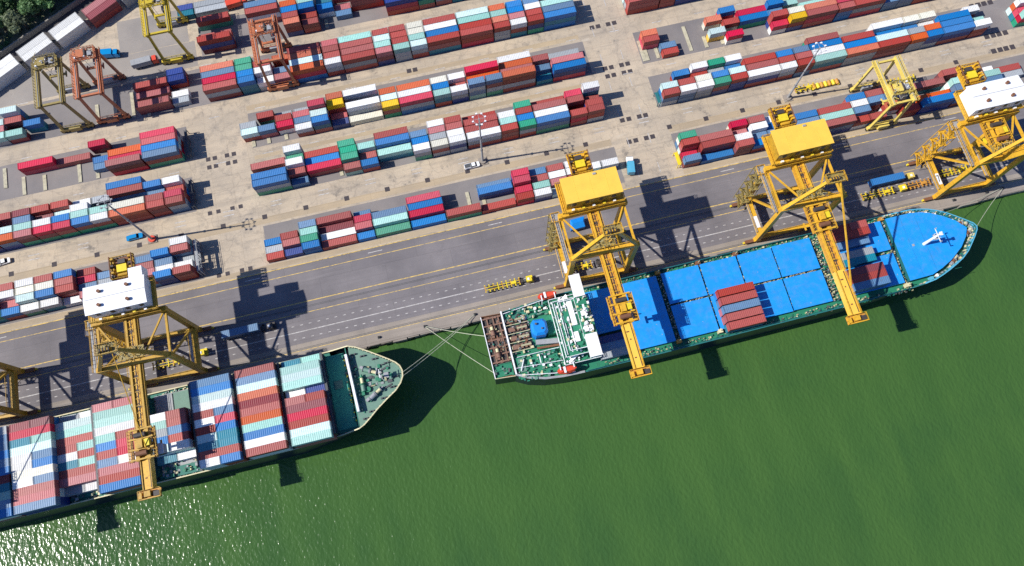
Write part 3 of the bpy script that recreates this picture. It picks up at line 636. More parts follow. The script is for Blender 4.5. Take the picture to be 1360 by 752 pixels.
quay_crane(-157.2, 'golden quay crane cut off by the frame edge beside the white-roofed crane', Y2, WHT, WHT, 46.0, stair=-1, boom_top=Y1, end_col=Y1)

# ---------------------------------------------------------------- ships
def hull_mesh(pts, cx, cy, x_bow, mat, cap, zb=-3.6, capw=.35, flare=.35, blunt=.80, stripe=None):
    b = MB(); n = len(pts); vs = []
    for x, y, z in pts:
        f = max(0, (x - x_bow[0]) / (x_bow[1] - x_bow[0]))
        vs.append((x_bow[0] + (x - x_bow[0]) * (blunt if f > 0 else 1), cy + (y - cy) * (1 - flare * min(1, f) ** 1.5), zb))
    vm = [tuple(a * .45 + c * .55 for a, c in zip(v, p)) for v, p in zip(vs, pts)]
    b.add(vs + vm, [(i, (i + 1) % n, n + (i + 1) % n, n + i) for i in range(n)], mat)
    for i in range(n):
        fm = stripe if (stripe and pts[i][0] > 148) else mat
        b.add([vm[i], vm[(i + 1) % n], pts[(i + 1) % n], pts[i]], [(0, 1, 2, 3)], fm)
    inn = []
    for i, (x, y, z) in enumerate(pts):
        d = Vector((cx - x, cy - y)); p, q = pts[i - 1], pts[(i + 1) % n]
        t = Vector((q[0] - p[0], q[1] - p[1])).normalized(); nn = Vector((-t.y, t.x))
        inn.append((x + nn.x * capw, y + nn.y * capw, z))
    for i in range(n):
        b.add([pts[i], pts[(i + 1) % n], inn[(i + 1) % n], inn[i]], [(0, 1, 2, 3)], cap if (pts[i][0] > 146 or cap is not HULLB) else HULLT)
    b.add(inn + [(x, y, z - 1.6) for x, y, z in inn], [(i, (i + 1) % n, n + (i + 1) % n, n + i) for i in range(n)], stripe or mat)
    return b, inn
def clutter(b, x0, x1, y0, y1, z, n, mats, smin=.25, smax=.8, h=.7):
    for _ in range(n):
        x, y = RNG.uniform(x0, x1), RNG.uniform(y0, y1); a, c = RNG.uniform(smin, smax), RNG.uniform(smin, smax); m_ = RNG.choice(mats); hh = RNG.uniform(.15, h)
        if RNG.random() < .3: b.tube((x, y, z), (x, y, z + hh), a * .5, m_, 8)
        else: b.box(x - a / 2, x + a / 2, y - c / 2, y + c / 2, z, z + hh, m_)
def winch(b, x, y, z, rz=0, m1=GRST, m2=RUST, k_=1.0):
    c, s = math.cos(rz) * k_, math.sin(rz) * k_
    P = lambda a, d, h: (x + a * c - d * s, y + a * s + d * c, z + h)
    b.tube(P(-1.5, 0, .9), P(-.2, 0, .9), .75, m2, 12); b.tube(P(.2, 0, .9), P(1.4, 0, .9), .55, CREAM, 12)
    for k in (-1.6, -.1, .1, 1.5): b.tube(P(k - .06, 0, .9), P(k + .06, 0, .9), .95, m1, 14)
    b.tube(P(1.6, 0, .9), P(2.2, 0, .9), .3, m1, 8); b.beam(P(-1.9, 0, .25), P(1.9, 0, .25), 1.5, .5, SGRN); b.beam(P(-2.4, .2, .7), P(-1.7, .2, .7), .9, .9, m1)

# green-decked ship
P1 = [(-210, 36.9), (-60, 36.9), (-52, 37.3), (-45.5, 37.6), (-40, 38.0), (-38.2, 38.8), (-35.8, 40.6), (-33.6, 42.4), (-29.8, 45.0), (-26.6, 47.0), (-24.6, 49.0), (-23.5, 51.0), (-23.3, 52.9), (-23.8, 54.6), (-24.9, 56.0), (-26.8, 57.5), (-29.2, 59.2),
      (-33, 61.8), (-36.6, 64.0), (-39, 64.9), (-45.5, 65.1), (-60, 65.2), (-210, 65.2)]
def z1(x): return 10.6 if x < -45 else (10.6 + 2.2 * min(1, (x + 45) / 5))
H1 = [(x, y, z1(x)) for x, y in P1]
t = ship1 = thing('container_ship', (-120, 51, -3), 'dark-hulled container ship with green bow deck, loaded with rows of containers', 'ship')
O1 = (-120, 51, -3)
b, inn = hull_mesh(H1, -120, 51, (-62, -23), HULL, CREAM, stripe=HULL); b.o = O1; b.v = [(x + 120, y - 51, z + 3) for x, y, z in b.v]; b.build('hull', t)
b = MB(O1); b.add([(x, y, 9.6) for x, y, z in inn if x < -39.9] , [tuple(range(sum(1 for q in inn if q[0] < -39.9)))], DGRN)
for x0 in (-60.6, -74.4, -88.2, -102.4, -118.0, -131, -143, -155.9, -169): b.box(x0 + .6, x0 + 13.2, 38.6, 63.9, 9.6, 10.2, GRST if x0 == -102.4 else DGRN)
b.box(-47.0, -41.0, 39.4, 63.6, 9.6, 9.66, TEAL); b.box(-45.6, -43.0, 52.5, 55.0, 9.66, 9.9, GDK)  # sage block paints a sunlit square amid the stack shadow
clutter(b, -41.6, -40.4, 40, 63, 9.66, 46, [CREAM, SGRN, DKST, BRYEL], .2, .6, .9)
clutter(b, -150, -50, 64.0, 64.7, 9.6, 170, [CREAM, SGRN, GRST, GDK], .2, .7, 1.0)
clutter(b, -150, -50, 37.2, 37.9, 9.6, 120, [CREAM, SGRN, GRST, GDK], .2, .6, .6); b.build('main_deck', t)
b = MB(O1); b.add([(x, y, 11.5) for x, y, z in inn if x > -40.5], [tuple(range(sum(1 for q in inn if q[0] > -40.5)))], GDK)
b.box(-40.2, -39.9, 38.4, 64.6, 9.6, 11.5, DGRN); b.build('forecastle_deck', t)
b = MB(O1); b.beam((-39.9, 62.0, 12.6), (-39.2, 43.2, 12.6), .75, 2.2, WHT)
for k in range(9): b.beam((-39.4, 61 - k * 2.1, 12.4), (-37.9, 61 - k * 2.1, 11.6), .15, .15, SGRN)
b.build('breakwater', t)
for (x, y, rz) in ((-33.5, 55.2, -.5), (-33.2, 47.6, .55), (-36.5, 51.5, 1.57)):
    b = MB(O1); winch(b, x, y, 11.5, rz, SGRN if x < -34 else GRST, GDK if y > 50 else GRST, 1.45); b.build('windlass', t)
b = MB(O1); b.box(-38.2, -26.6, 50.6, 51.6, 11.5, 11.53, GDK); b.box(-32.4, -31.6, 44.5, 59.5, 11.5, 11.525, GDK)
for p, q in (((-31.6, 54.2), (-27.4, 55.6)), ((-31.2, 48.4), (-27.6, 49.6))): b.beam((*p, 11.75), (*q, 11.6), .5, .3, DKST)
b.box(-29.6, -28.0, 51.8, 53.6, 11.5, 12.1, GRST); b.box(-28.8, -27.2, 50.2, 51.2, 11.5, 12.0, DKST); b.box(-31.6, -30.6, 51.2, 52.2, 11.5, 12.5, SGRN); b.tube((-35.2, 49.6, 11.5), (-35.2, 49.6, 12.3), .9, SGRN, 12)
clutter(b, -37.8, -27, 47.5, 57, 11.5, 34, [GRST, SGRN, DKST, GDK, SPECK, SGRN], .3, 1.3, .8)
clutter(b, -38.8, -37.6, 42, 62, 11.5, 34, [SGRN, DKST, CREAM], .2, .6, .9)
for i, (x, y, z) in enumerate(inn):
    if x > -39 and i + 1 < len(inn):
        x2, y2, _ = inn[(i + 1) % len(inn)]
        for k in range(3): b.box(x + (x2 - x) * k / 3 - .16, x + (x2 - x) * k / 3 + .16, y + (y2 - y) * k / 3 - .16, y + (y2 - y) * k / 3 + .16, 11.5, 12.7, CREAM)
b.build('deck_fittings_trim', t)
for x, y in ((-35, 60.6), (-31.5, 58.8), (-28, 56.6), (-26, 51.6), (-27.6, 48.6), (-31, 45.8), (-35.4, 42.6), (-37.8, 61.8), (-37.6, 40.8)):
    b = MB(O1)
    for k in (-.5, .5): b.tube((x + k, y, 11.5), (x + k, y, 12.3), .26, DKST, 10)
    b.box(x - .9, x + .9, y - .3, y + .3, 11.5, 11.66, DKST); b.build('mooring_bitt', t)
b = MB(O1); b.tube((-30.2, 52.6, 11.5), (-30.2, 52.6, 17.5), .32, CREAM, 10, .2); b.box(-30.7, -29.7, 51.6, 53.6, 15.6, 15.75, GRST); b.box(-30.3, -30.1, 51.2, 54.0, 16.8, 17, WHT); b.build('foremast', t)
for x in (-47.1, -60.75, -74.6, -88.6, -103.0, -118.6, -143.1, -156.2):
    b = MB(O1); zt = 15.6
    for y in (38.2, 45, 51, 57, 63.6): b.box(x - .25, x + .25, y - .25, y + .25, 10, zt, HULL)
    b.box(x - .38, x + .38, 38, 64, zt, zt + .12, DKST); b.box(x - .38, x + .38, 38, 64, 12.9, 13, DKST)
    b.rail([(x + .36, 38, zt), (x + .36, 64, zt)], 1.0, DKST, .08, 2.4); b.build('lashing_bridge', t)
b = MB(O1); b.box(-131, -90, 62.2, 62.6, 10.16, 10.2, DGRN); b.box(-131, -90, 38.2, 38.6, 10.16, 10.2, DGRN); b.box(-109.6, -109.2, 38.4, 62.4, 10.16, 10.2, DGRN)
b.box(-101.2, -96, 57.2, 63.6, 10.2, 10.6, GRST); b.box(-95.6, -90.3, 57.2, 63.6, 10.2, 10.6, GDK); b.box(-101, -90.4, 37.6, 40.6, 10.2, 10.5, DGRN); clutter(b, -101, -90, 37.8, 44, 10.2, 50, [GRST, SGRN, CREAM, DKST], .3, 1.1, 1.1)
clutter(b, -130, -118.5, 38, 42.5, 10.2, 40, [SGRN, GRST, CREAM, DKST], .3, 1.0, 1.0); clutter(b, -130, -118.5, 61.8, 64, 10.2, 26, [WHT, GRST, GDK], .4, 1.2, 1.2); b.build('hatch_edge_trim', t)

# blue-hatched ship
P2 = [(11.2, 43.2), (15, 41.2), (20.3, 39.7), (26, 39.0), (33, 38.8), (60, 38.7), (120, 39.2), (145, 39.8), (150, 40.1), (153.9, 40.6), (157, 41.6), (159.9, 42.7), (163, 44.1), (165.6, 45.4), (168.4, 47.4), (170.4, 49.4), (172.6, 51.7), (174.3, 53.8),
      (174.7, 55.0), (174.0, 56.4), (171.3, 58.6), (167, 61.8), (163.8, 63.6), (161, 64.8), (158, 65.6), (154.8, 66.1), (150, 66.3), (145, 66.4), (60, 66.3), (31, 66.2), (20, 65.2), (11.2, 64.6)]
H2 = [(x, y, 9.6 + (1.0 * min(1, max(0, (x - 146) / 6)))) for x, y in P2]
O2 = (90, 52.5, -3); t = thing('hatch_ship', O2, 'cargo ship with bright blue hatch covers, green stern superstructure and blue bow deck', 'ship')
b, inn = hull_mesh(H2, 90, 52.5, (128, 175), HULL, HULLB, stripe=HULLT); b.v = [(x - 90, y - 52.5, z + 3) for x, y, z in b.v]
b.build('hull', t)
b = MB(O2); b.add([(x, y, 8.5) for x, y, z in inn], [tuple(range(len(inn)))], SGRN)
for y0, y1 in ((64.6, 65.9), (39.2, 41.0)):
    clutter(b, 40, 146, y0, y1, 8.5, 330, [SPECK, DGRN, SGRN, DKST, SPECK, GDK, CREAM, DGRN, DKST], .15, .6, .9)
    for k in range(26): b.beam((42 + k * 4, y0, 8.6), (42 + k * 4, y1, 8.6), .18, .3, DGRN)
b.rail([(40, 65.9, 9.6), (145, 66.05, 9.6)], .9, HULLT, .09, 2.4); b.rail([(34, 39.0, 9.6), (145, 39.9, 9.6)], .9, HULLT, .09, 2.4)
b.build('main_deck', t)
COV = [(39.4, 50.6, 49.6, 64.2), (51.6, 64.2, 41.6, 64.2), (66.0, 78.9, 41.6, 53.05), (66.0, 78.9, 53.75, 64.5), (79.6, 92.0, 41.6, 53.05), (79.6, 92.0, 53.75, 64.5), (92.7, 104.4, 41.8, 53.05), (92.7, 104.4, 53.75, 64.6), (105.0, 118.2, 42.0, 53.05), (105.0, 118.2, 53.75, 64.7),
       (122, 143.6, 42.2, 52.9), (122, 143.6, 54.2, 64.6)]
for x0, x1, y0, y1 in COV:
    b = MB(O2); b.box(x0 + .3, x1 - .3, y0 + .3, y1 - .3, 8.5, 9.5, DGRN); b.box(x0, x1, y0, y1, 9.5, 10.3, BLUE)
    for k in range(3):
        xx = x0 + (x1 - x0) * (k + 1) / 4
        b.box(xx - .03, xx + .03, y0 + .2, y1 - .2, 10.3, 10.315, BLUE)
    for _ in range(RNG.choice([0, 1, 2, 4])): x, y = RNG.uniform(x0 + 1, x1 - 1), RNG.uniform(y0 + .6, y1 - .6); b.box(x - .08, x + .08, y - .1, y + RNG.uniform(.1, .25), 10.3, 10.34, SPECK)
    b.build('hatch_cover', t)
b = MB(O2)
for x in (51.1, 65.3, 79.25, 92.3, 104.65, 119.8, 144.4):
    w_ = .33 if x not in (119.8, 65.3) else (1.4 if x > 100 else .75)
    clutter(b, x - w_, x + w_, 41.8, 64.6, 8.5, 150 if w_ < 1 else 260, [SPECK, DKST, CREAM, DGRN, GRST, DKST, SPECK], .15, .5, 1.6)
for x0, x1 in ((66.4, 78.6), (79.9, 91.6), (93, 104), (105.3, 117.6), (122, 143.6)): clutter(b, x0, x1, 53.1, 53.7, 8.5, 60, [SPECK, DKST, CREAM, GRST, SPECK], .14, .42, 1.6)
clutter(b, 122, 123.6, 41.8, 64.6, 8.5, 60, [CREAM, DKST, DGRN], .2, .6, 1.6)
for x in (65.2, 92.3, 144.3, 79.2):
    for y in (41.2, 65.2): b.box(x - .7, x + .7, y - .6, y + .6, 8.5, 10.6, RNG.choice([OB, CREAM, RUST])); b.tube((x, y, 10.6), (x, y, 12.4), .12, CREAM, 6)
b.build('coaming_trim', t)
b = MB(O2); b.box(39.6, 50.4, 42.0, 49.3, 8.5, 8.6, HULL)  # flat navy plate, the hold's inner darkness is put into its colour
for q in ((39.2, 39.5, 41.6, 49.6), (50.5, 50.8, 41.6, 49.6), (39.4, 50.6, 41.6, 41.9)): b.box(*q, 8.5, 10.0, DKST)
b.build('open_hold', t)
BC = [(145.3, 42.3), (153.4, 42.5), (157.4, 43.9), (161.4, 45.8), (166.4, 49.2), (169.4, 52.4), (171.0, 55.3), (168.2, 58.6), (164.6, 61.2), (160.6, 63.3), (157.6, 64.3), (153.8, 64.8), (145.3, 64.8)]
b = MB(O2); b.prism(BC, 8.6, 10.7, HULLT, BLUE); b.box(155.3, 155.36, 43.6, 64.2, 10.7, 10.72, HULLT); b.box(150.2, 150.26, 42.8, 64.4, 10.7, 10.712, HULLT); b.box(150.6, 151.4, 53.3, 54.1, 10.7, 10.8, GRST)
b.box(153, 165, 42.9, 43.0, 8.6, 8.7, DGRN); b.build('bow_cover', t)
b = MB(O2); b.tube((154.6, 53.2, 10.7), (155.6, 53.3, 20.2), .55, WHT, 12, .32); b.box(154.9, 156.6, 52.4, 54.2, 16.4, 16.5, GRST); b.box(155.3, 155.5, 50.8, 55.8, 18.3, 18.45, WHT); b.box(155.2, 156.2, 52.7, 53.9, 19.9, 20.0, WHT)
b.rail([(154.9, 52.4, 16.5), (156.6, 52.4, 16.5), (156.6, 54.2, 16.5), (154.9, 54.2, 16.5)], 1.0, WHT, .06, .9, True)
for y in (51, 55.6): b.tube((155.4, y, 18.45), (155.4, y, 19.2), .18, GRST, 8)
b.build('foremast', t)
b = MB(O2)
for i, (x, y, z) in enumerate(inn):
    if x > 146:
        x2, y2, _ = inn[(i + 1) % len(inn)]
        for k in range(5):
            f = k / 5; xx, yy = x + (x2 - x) * f, y + (y2 - y) * f; d = Vector((90 - xx, 52.5 - yy)).normalized()
            b.box(xx - .2, xx + .2, yy - .2, yy + .2, 8.5, 10.2, RNG.choice([HULLB, CREAM, HULLT])); q = RNG.uniform(.5, 1.1)
            b.box(xx + d.x * q - .3, xx + d.x * q + .3, yy + d.y * q - .25, yy + d.y * q + .25, 8.5, RNG.uniform(8.9, 9.7), RNG.choice([CREAM, DGRN, DKST, WHT, GRST]))
for x, y in ((170.6, 57.4), (171.6, 54.0), (163, 46.0)): winch(b, x, y, 8.6, RNG.uniform(-1, 1))
b.box(152.4, 153.6, 40.9, 42.1, 8.5, 10.2, HULLB); b.box(155.0, 155.6, 41.6, 42.6, 8.5, 10.0, WHT); b.build('bow_fittings_trim', t)
# stern: mooring platform, cargo gear, house, bridge, funnel, boats
b = MB(O2); b.prism([(4.6, 43.9), (11.4, 43.3), (11.4, 64.5), (4.6, 65.0)], -3.6, 7.0, HULL, RUST)
b.box(4.5, 4.75, 43.9, 65.0, 7, 7.9, WHT); b.beam((4.6, 43.9, 7.5), (11.4, 43.3, 7.5), .2, 1, CREAM); b.beam((4.6, 65, 7.5), (11.4, 64.6, 7.5), .2, 1, RUST)
b.box(5, 11, 44.1, 48.2, 7, 7.06, SGRN)
for y in (44.2, 46.2, 48.2, 61.5, 57, 53): b.box(5, 11, y - .1, y + .1, 7, 7.5, SGRN if y < 50 else RUST)
b.box(4.8, 11.2, 48.4, 64.6, 7.0, 7.05, GRIME)
for k in range(7): yy = 49 + k * 2.5; b.box(5, 11.2, yy - .22, yy + .22, 7.05, 7.7, FRAME)
for xx in (6.4, 8.4, 10.2): b.box(xx - .2, xx + .2, 48.6, 64.4, 7.05, 7.6, FRAME)
clutter(b, 5.2, 11, 49, 64.4, 7.06, 70, [FRAME, GRIME, FRAME, SPECK, DKST, DGRN], .3, 1.0, .9); clutter(b, 5, 11.2, 44.2, 48.2, 7.06, 14, [SGRN, DKST, GDK], .3, .9, .8)
for y in (52, 59.5): winch(b, 7.4, y, 7.06, 1.57, FRAME, FRAME)
b.build('mooring_platform', t)
b = MB(O2)
for (xa, ya), (xb, yb) in zip(P2[:5], P2[1:5]): b.beam((xa, ya + .25, 9.75), (xb, yb + .25, 9.75), .7, .3, GRST)
b.build('stern_bulwark', t)
b = MB(O2); b.box(11.2, 11.7, 43.4, 64.8, 8.5, 10.0, WHT)
for k in range(4):
    y = 50.6 + k * 3.0
    b.box(11.7, 19.2, y - .08, y + .08, 9.6, 9.8, CREAM); b.box(11.8, 19.2, y + .2, y + 2.8, 8.5, 8.62, GRIME); b.box(12.4, 14.6, y + .8, y + 2.2, 8.6, 9.3, FRAME)
    for q in range(3): b.box(15.2 + q * 1.3, 15.9 + q * 1.3, y + .7, y + 2.3, 8.6, 9.7, FRAME)
    b.box(15.2, 18.6, y + 1.2, y + 1.8, 9.7, 9.9, SPECK)
clutter(b, 11.8, 19.4, 49.6, 62.4, 8.5, 70, [RUST, GRIME, CREAM, DKST, GRST], .3, 1.0, 1.4); b.build('stern_gear', t)
b = MB(O2); b.box(11.9, 30, 48.7, 49.2, 8.5, 8.56, SGRN); b.box(12, 12.4, 42, 64, 8.5, 8.55, SGRN)
b.box(12, 20, 60.5, 64.2, 8.5, 8.9, DGRN); b.box(12.5, 26, 41.4, 48.6, 8.5, 9.2, SGRN); b.rail([(12, 45.2, 9.2), (27, 44.2, 9.2)], 1.1, WHT, .14, 1.6); b.rail([(13, 48.6, 9.2), (27, 48.6, 9.2)], 1.1, WHT, .14, 1.6); b.rail([(12, 63.8, 8.9), (27, 65.4, 8.9)], 1.1, WHT, .14, 1.6)
b.rail([(12.4, 42.8, 9.2), (30, 39.6, 9.2)], 1.1, WHT, .16, 1.4)
for p in (((13.2, 44.0), (14.8, 47.4)), ((20, 45), (20, 48))): b.beam((*p[0], 10.4), (*p[1], 10.4), .3, .3, WHT)
b.box(13, 15, 43.6, 48, 9.2, 9.9, GDK)
clutter(b, 12.5, 30, 40.4, 48.4, 9.2, 110, [WHT, SGRN, DGRN, GRST, CREAM, GDK], .25, 1.0, 1.2); clutter(b, 12, 30, 60.5, 65.2, 8.9, 90, [SGRN, GDK, CREAM, WHT, DGRN], .25, 1.1, 1.3)
b.build('stern_deck', t)
b = MB(O2); FO = [(19.4, 54.2), (20.4, 53.0), (23.4, 52.8), (24.5, 53.8), (24.6, 57.0), (23.8, 58.1), (20.6, 58.3), (19.5, 57.2)]
b.prism(FO, 8.5, 14.6, TARP); b.add([(x, y, 14.6) for x, y in FO] + [(22 + (x - 22) * .72, 55.6 + (y - 55.6) * .72, 15.5) for x, y in FO], [(k, (k + 1) % 8, 8 + (k + 1) % 8, 8 + k) for k in range(8)] + [tuple(range(8, 16))], TARP); b.tube((21.2, 56.6, 15.4), (21.0, 56.6, 16.2), .35, GRIME, 8); b.tube((22.8, 54.8, 15.4), (22.6, 54.8, 16.0), .3, GRIME, 8); b.build('blue_funnel_casing', t)
b = MB(O2); b.box(24.4, 27.6, 53, 57.6, 8.5, 12.4, SGRN); b.beam((20, 51.8, 10.4), (28, 50.6, 10.4), 1.6, 1.4, GRST); b.beam((20, 50.0, 9.8), (28, 49.4, 9.8), .7, .7, RUST); b.build('casing_annex', t)
b = MB(O2)
def level(x0, x1, y0, y1, z0, z1, top=SGRN, rail=True):
    b.box(x0, x1, y0, y1, z0, z1 - .12, WHT); b.box(x0 - .5, x1 + .5, y0 - .7, y1 + .7, z1 - .12, z1, top)
    if rail: b.rail([(x0 - .5, y0 - .7, z1), (x1 + .5, y0 - .7, z1), (x1 + .5, y1 + .7, z1), (x0 - .5, y1 + .7, z1)], 1.05, WHT, .15, 1.3, True)
level(27.6, 38.4, 42.6, 63.2, 8.5, 12.2); level(28.2, 38.2, 44.4, 61.4, 12.2, 15.4); level(29.6, 38.0, 45.6, 60.2, 15.4, 18.4)
for x in (28.4, 29.8, 31.2): b.box(x - .14, x + .14, 44.5, 61.5, 18.4 if x > 29.5 else 15.4, 18.9 if x > 29.5 else 15.9, WHT)
b.box(31.8, 33.4, 52.5, 60.4, 18.4, 19.6, WHT); b.box(31.6, 33.0, 47.2, 50.4, 18.4, 19.4, WHT); b.box(29.8, 31.6, 53.8, 58, 18.4, 19.0, SGRN)
for y0, y1 in ((61, 63.5), (42.6, 45)): b.beam((28.5, y0, 12.2), (33, y1, 15.6), .8, .2, WHT)
clutter(b, 28, 34, 45.6, 60.4, 18.4, 60, [WHT, WHT, SGRN, GRST, CREAM], .25, .9, 1.2); clutter(b, 27.4, 29, 42.4, 63, 12.2, 40, [WHT, SGRN, GRST], .2, .7, 1.1)
clutter(b, 28, 38, 61.6, 63.6, 12.2, 20, [WHT, SGRN], .3, .9, 1.4); clutter(b, 28, 38, 42.2, 44.2, 12.2, 20, [WHT, SGRN], .3, .9, 1.4)
b.build('superstructure', t)
b = MB(O2); b.box(34.4, 38.2, 47.6, 61, 18.4, 21.0, WHT); b.box(34.2, 38.4, 47.8, 60.6, 21.0, 21.2, SGRN); b.box(34.6, 37.6, 60.6, 67.6, 19.4, 22.0, WHT); b.box(34.5, 37.9, 41.0, 48.0, 19.4, 22.0, WHT); b.box(34.3, 37.8, 60.5, 67.8, 22, 22.15, WHT); b.box(34.3, 38.1, 40.9, 48.2, 22, 22.15, WHT)
b.box(38.2, 38.26, 48.2, 60.4, 19.4, 20.5, GLASS)
for y in (50, 55.5, 58.5): b.box(34.8, 37.6, y - .9, y + .9, 21.2, 22.0, RNG.choice([WHT, SGRN, GDK]))
clutter(b, 34.5, 38, 48.4, 60.4, 21.2, 60, [WHT, GRST, CREAM, DKST, WHT], .2, .9, 1.4); b.build('bridge', t)
b = MB(O2); b.tube((35.6, 54.4, 21.2), (35.6, 54.4, 30.5), .35, WHT, 10, .18); b.box(35.3, 35.9, 52.2, 56.6, 26.6, 26.8, WHT); b.box(34.6, 36.6, 53.6, 55.2, 24.4, 24.55, WHT); b.beam((34.6, 54.4, 28.6), (36.6, 54.4, 28.6), .25, .3, WHT); b.build('radar_mast', t)
for y, nm in ((65.9, 'orange-red lifeboat in davits on the quay side'), (40.6, 'orange-red lifeboat in davits on the water side')):
    b = MB(O2); sec = [(24.2, .35, 11.4), (24.9, .95, 10.9), (26.4, 1.25, 10.6), (28.2, 1.25, 10.6), (29.6, 1.0, 10.8), (30.4, .3, 11.4)]
    for (xa, wa, za), (xb, wb, zb) in zip(sec, sec[1:]):
        vs = []
        for x, w_, zl in ((xa, wa, za), (xb, wb, zb)): vs += [(x, y - w_ * .6, zl), (x, y + w_ * .6, zl), (x, y + w_, 12.0), (x, y + w_ * .55, 13.0), (x, y - w_ * .55, 13.0), (x, y - w_, 12.0)]
        b.add(vs, [(i, (i + 1) % 6, 6 + (i + 1) % 6, 6 + i) for i in range(6)] + [(5, 4, 3, 2, 1, 0), (6, 7, 8, 9, 10, 11)], RED)
    b.box(26.2, 26.9, y - 1.0, y + 1.0, 13.0, 13.25, WHT); b.box(24.9, 25.8, y - .7, y + .7, 13.0, 13.3, RED); lb = b.build('lifeboat', t); lb['label'] = nm
    b = MB(O2); q = -1 if y > 50 else 1
    for x in (25.2, 29.6): b.beam((x, y + q * 2.2, 9), (x, y + q * 1.7, 13.6), .3, .3, WHT); b.beam((x, y + q * 1.7, 13.6), (x, y, 13.7), .3, .3, WHT)
    b.build('davit', t)

# ---------------------------------------------------------------- rubber-tyred gantries
def gantry(cx, y0, mat, label, span=16.8, top_mat=None, z=18.0, hw=3.8, fw=5.2, trol=.3, trol_mat=None):
    O = (cx, y0 + span / 2, 0); t = thing('yard_gantry', O, label, 'gantry crane', 'rubber-tyred yard gantries'); y1 = y0 + span; tm = top_mat or mat
    for y in (y0, y1):
        b = MB(O); b.box(cx - fw - .6, cx + fw + .6, y - .55, y + .55, 1.2, 2.3, mat); b.box(cx - 2.2, cx + 1.8, y - 1.3, y - .4, 1.3, 3.2, mat if y == y0 else GRST); b.rail([(cx - fw, y + .6, 2.3), (cx + fw, y + .6, 2.3)], 1, mat, .1, 1.5); b.box(cx + 2.4, cx + 3.6, y - 1.0, y + .2, 2.3, 3.4, GRIME); b.build('sill_beam', t)
        for k in (-fw, -fw + 1.6, fw - 1.6, fw):
            b = MB(O); b.tube((cx + k, y - .4, .75), (cx + k, y + .4, .75), .75, BLK, 14); b.tube((cx + k, y - .42, .75), (cx + k, y + .42, .75), .35, mat, 10); b.build('wheel', t)
        for s in (-1, 1):
            b = MB(O); b.beam((cx + s * fw * .92, y, 2.2), (cx + s * hw, y, z), .85, .9, mat, .75, .8); b.build('leg', t)
        b = MB(O); b.box(cx - hw, cx + hw, y - .35, y + .35, z - .2, z + .6, tm); b.build('end_tie', t)
    for s in (-1, 1):
        b = MB(O); x = cx + s * hw; b.box(x - .5, x + .5, y0 - .8, y1 + .8, z - .3, z + 1.15, tm); b.box(x - .08, x + .08, y0 - .6, y1 + .6, z + 1.15, z + 1.3, GRST)
        b.box(*sorted((x + s * .5, x + s * 1.25)), y0 - .8, y1 + .8, z + .3, z + .38, tm); b.rail([(x + s * 1.25, y0 - .8, z + .38), (x + s * 1.25, y1 + .8, z + .38)], 1.1, tm, .11, 1.2); b.build('top_girder', t)
    ty = y0 + span * trol; q = trol_mat or mat; b = MB(O)
    for s in (-1, 1): b.box(*sorted((cx + s * (hw - .8), cx + s * (hw + .1))), ty - 2.4, ty + 2.4, z + 1.3, z + 1.7, q)
    for k in (-2.3, 2.1): b.box(cx - hw, cx + hw, ty + k, ty + k + .35, z + 1.7, z + 2.0, q)
    b.box(cx - 2.4, cx + .2, ty - 1.6, ty + 1.6, z + 1.6, z + 2.9, q); b.tube((cx + .6, ty - 1.2, z + 2.4), (cx + .6, ty + 1.4, z + 2.4), .6, GRIME, 12); b.box(cx + 1.4, cx + 2.8, ty - 1.2, ty + .8, z + 1.6, z + 2.6, GRST)
    b.rail([(cx - hw, ty - 2.3, z + 2), (cx + hw, ty - 2.3, z + 2), (cx + hw, ty + 2.3, z + 2), (cx - hw, ty + 2.3, z + 2)], 1.0, q, .1, 1.0, True); clutter(b, cx - 2.8, cx + 2.8, ty - 2, ty + 2, z + 1.9, 22, [q, GRIME, WHT, GRST], .2, .7, 1.4); 
    for _ in range(55):
        q0 = Vector((cx + RNG.uniform(-hw, hw), ty + RNG.uniform(-3.4, 3.0), z + RNG.uniform(1.2, 3.0))); b.beam(q0, q0 + Vector((RNG.uniform(-1.3, 1.3), RNG.uniform(-1.3, 1.3), RNG.uniform(-.5, .9))), .12, .12, RNG.choice([q, q, GRIME, GRST, SPECK]))
    b.build('trolley', t)
    b = MB(O); b.box(cx + 1.6, cx + 3.2, ty - 2.2, ty - .4, z - 3.2, z - 1.0, GRST); b.box(cx + 1.65, cx + 3.15, ty - 2.25, ty - 1.4, z - 3.3, z - 1.8, GLASS); b.build('operator_cab', t)
    b = MB(O); zs = 11.5; b.box(cx - 3.0, cx + 3.0, ty - .4, ty + .4, zs, zs + .5, q)
    for s in (-1, 1): b.box(*sorted((cx + s * 2.6, cx + s * 3.0)), ty - 1.2, ty + 1.2, zs, zs + .4, q); b.tube((cx + s * 1.2, ty, zs + .5), (cx + s * 1.6, ty, z + 1.6), .06, GRIME, 5)
    b.build('spreader', t)
gantry(-82.6, 191.0, MUST, 'mustard yellow yard gantry straddling bare ground near the trees', 16.6, trol=.75)
gantry(-108.4, 171.8, ORNG, 'rusty orange yard gantry beside the olive one', 16.8, trol=.92)
gantry(-121.6, 171.4, OLIV, 'dirty olive yard gantry with cluttered top beside the orange one', 16.6, trol=.95)
gantry(-46.0, 170.2, ORNG, 'rusty orange yard gantry straddling the long packed container row', 17.0, trol=.72)
gantry(163.2, 101.8, LIME, 'lime yellow yard gantry over the roadside row beyond the quay cranes', 16.4, trol=.28, trol_mat=LIME)

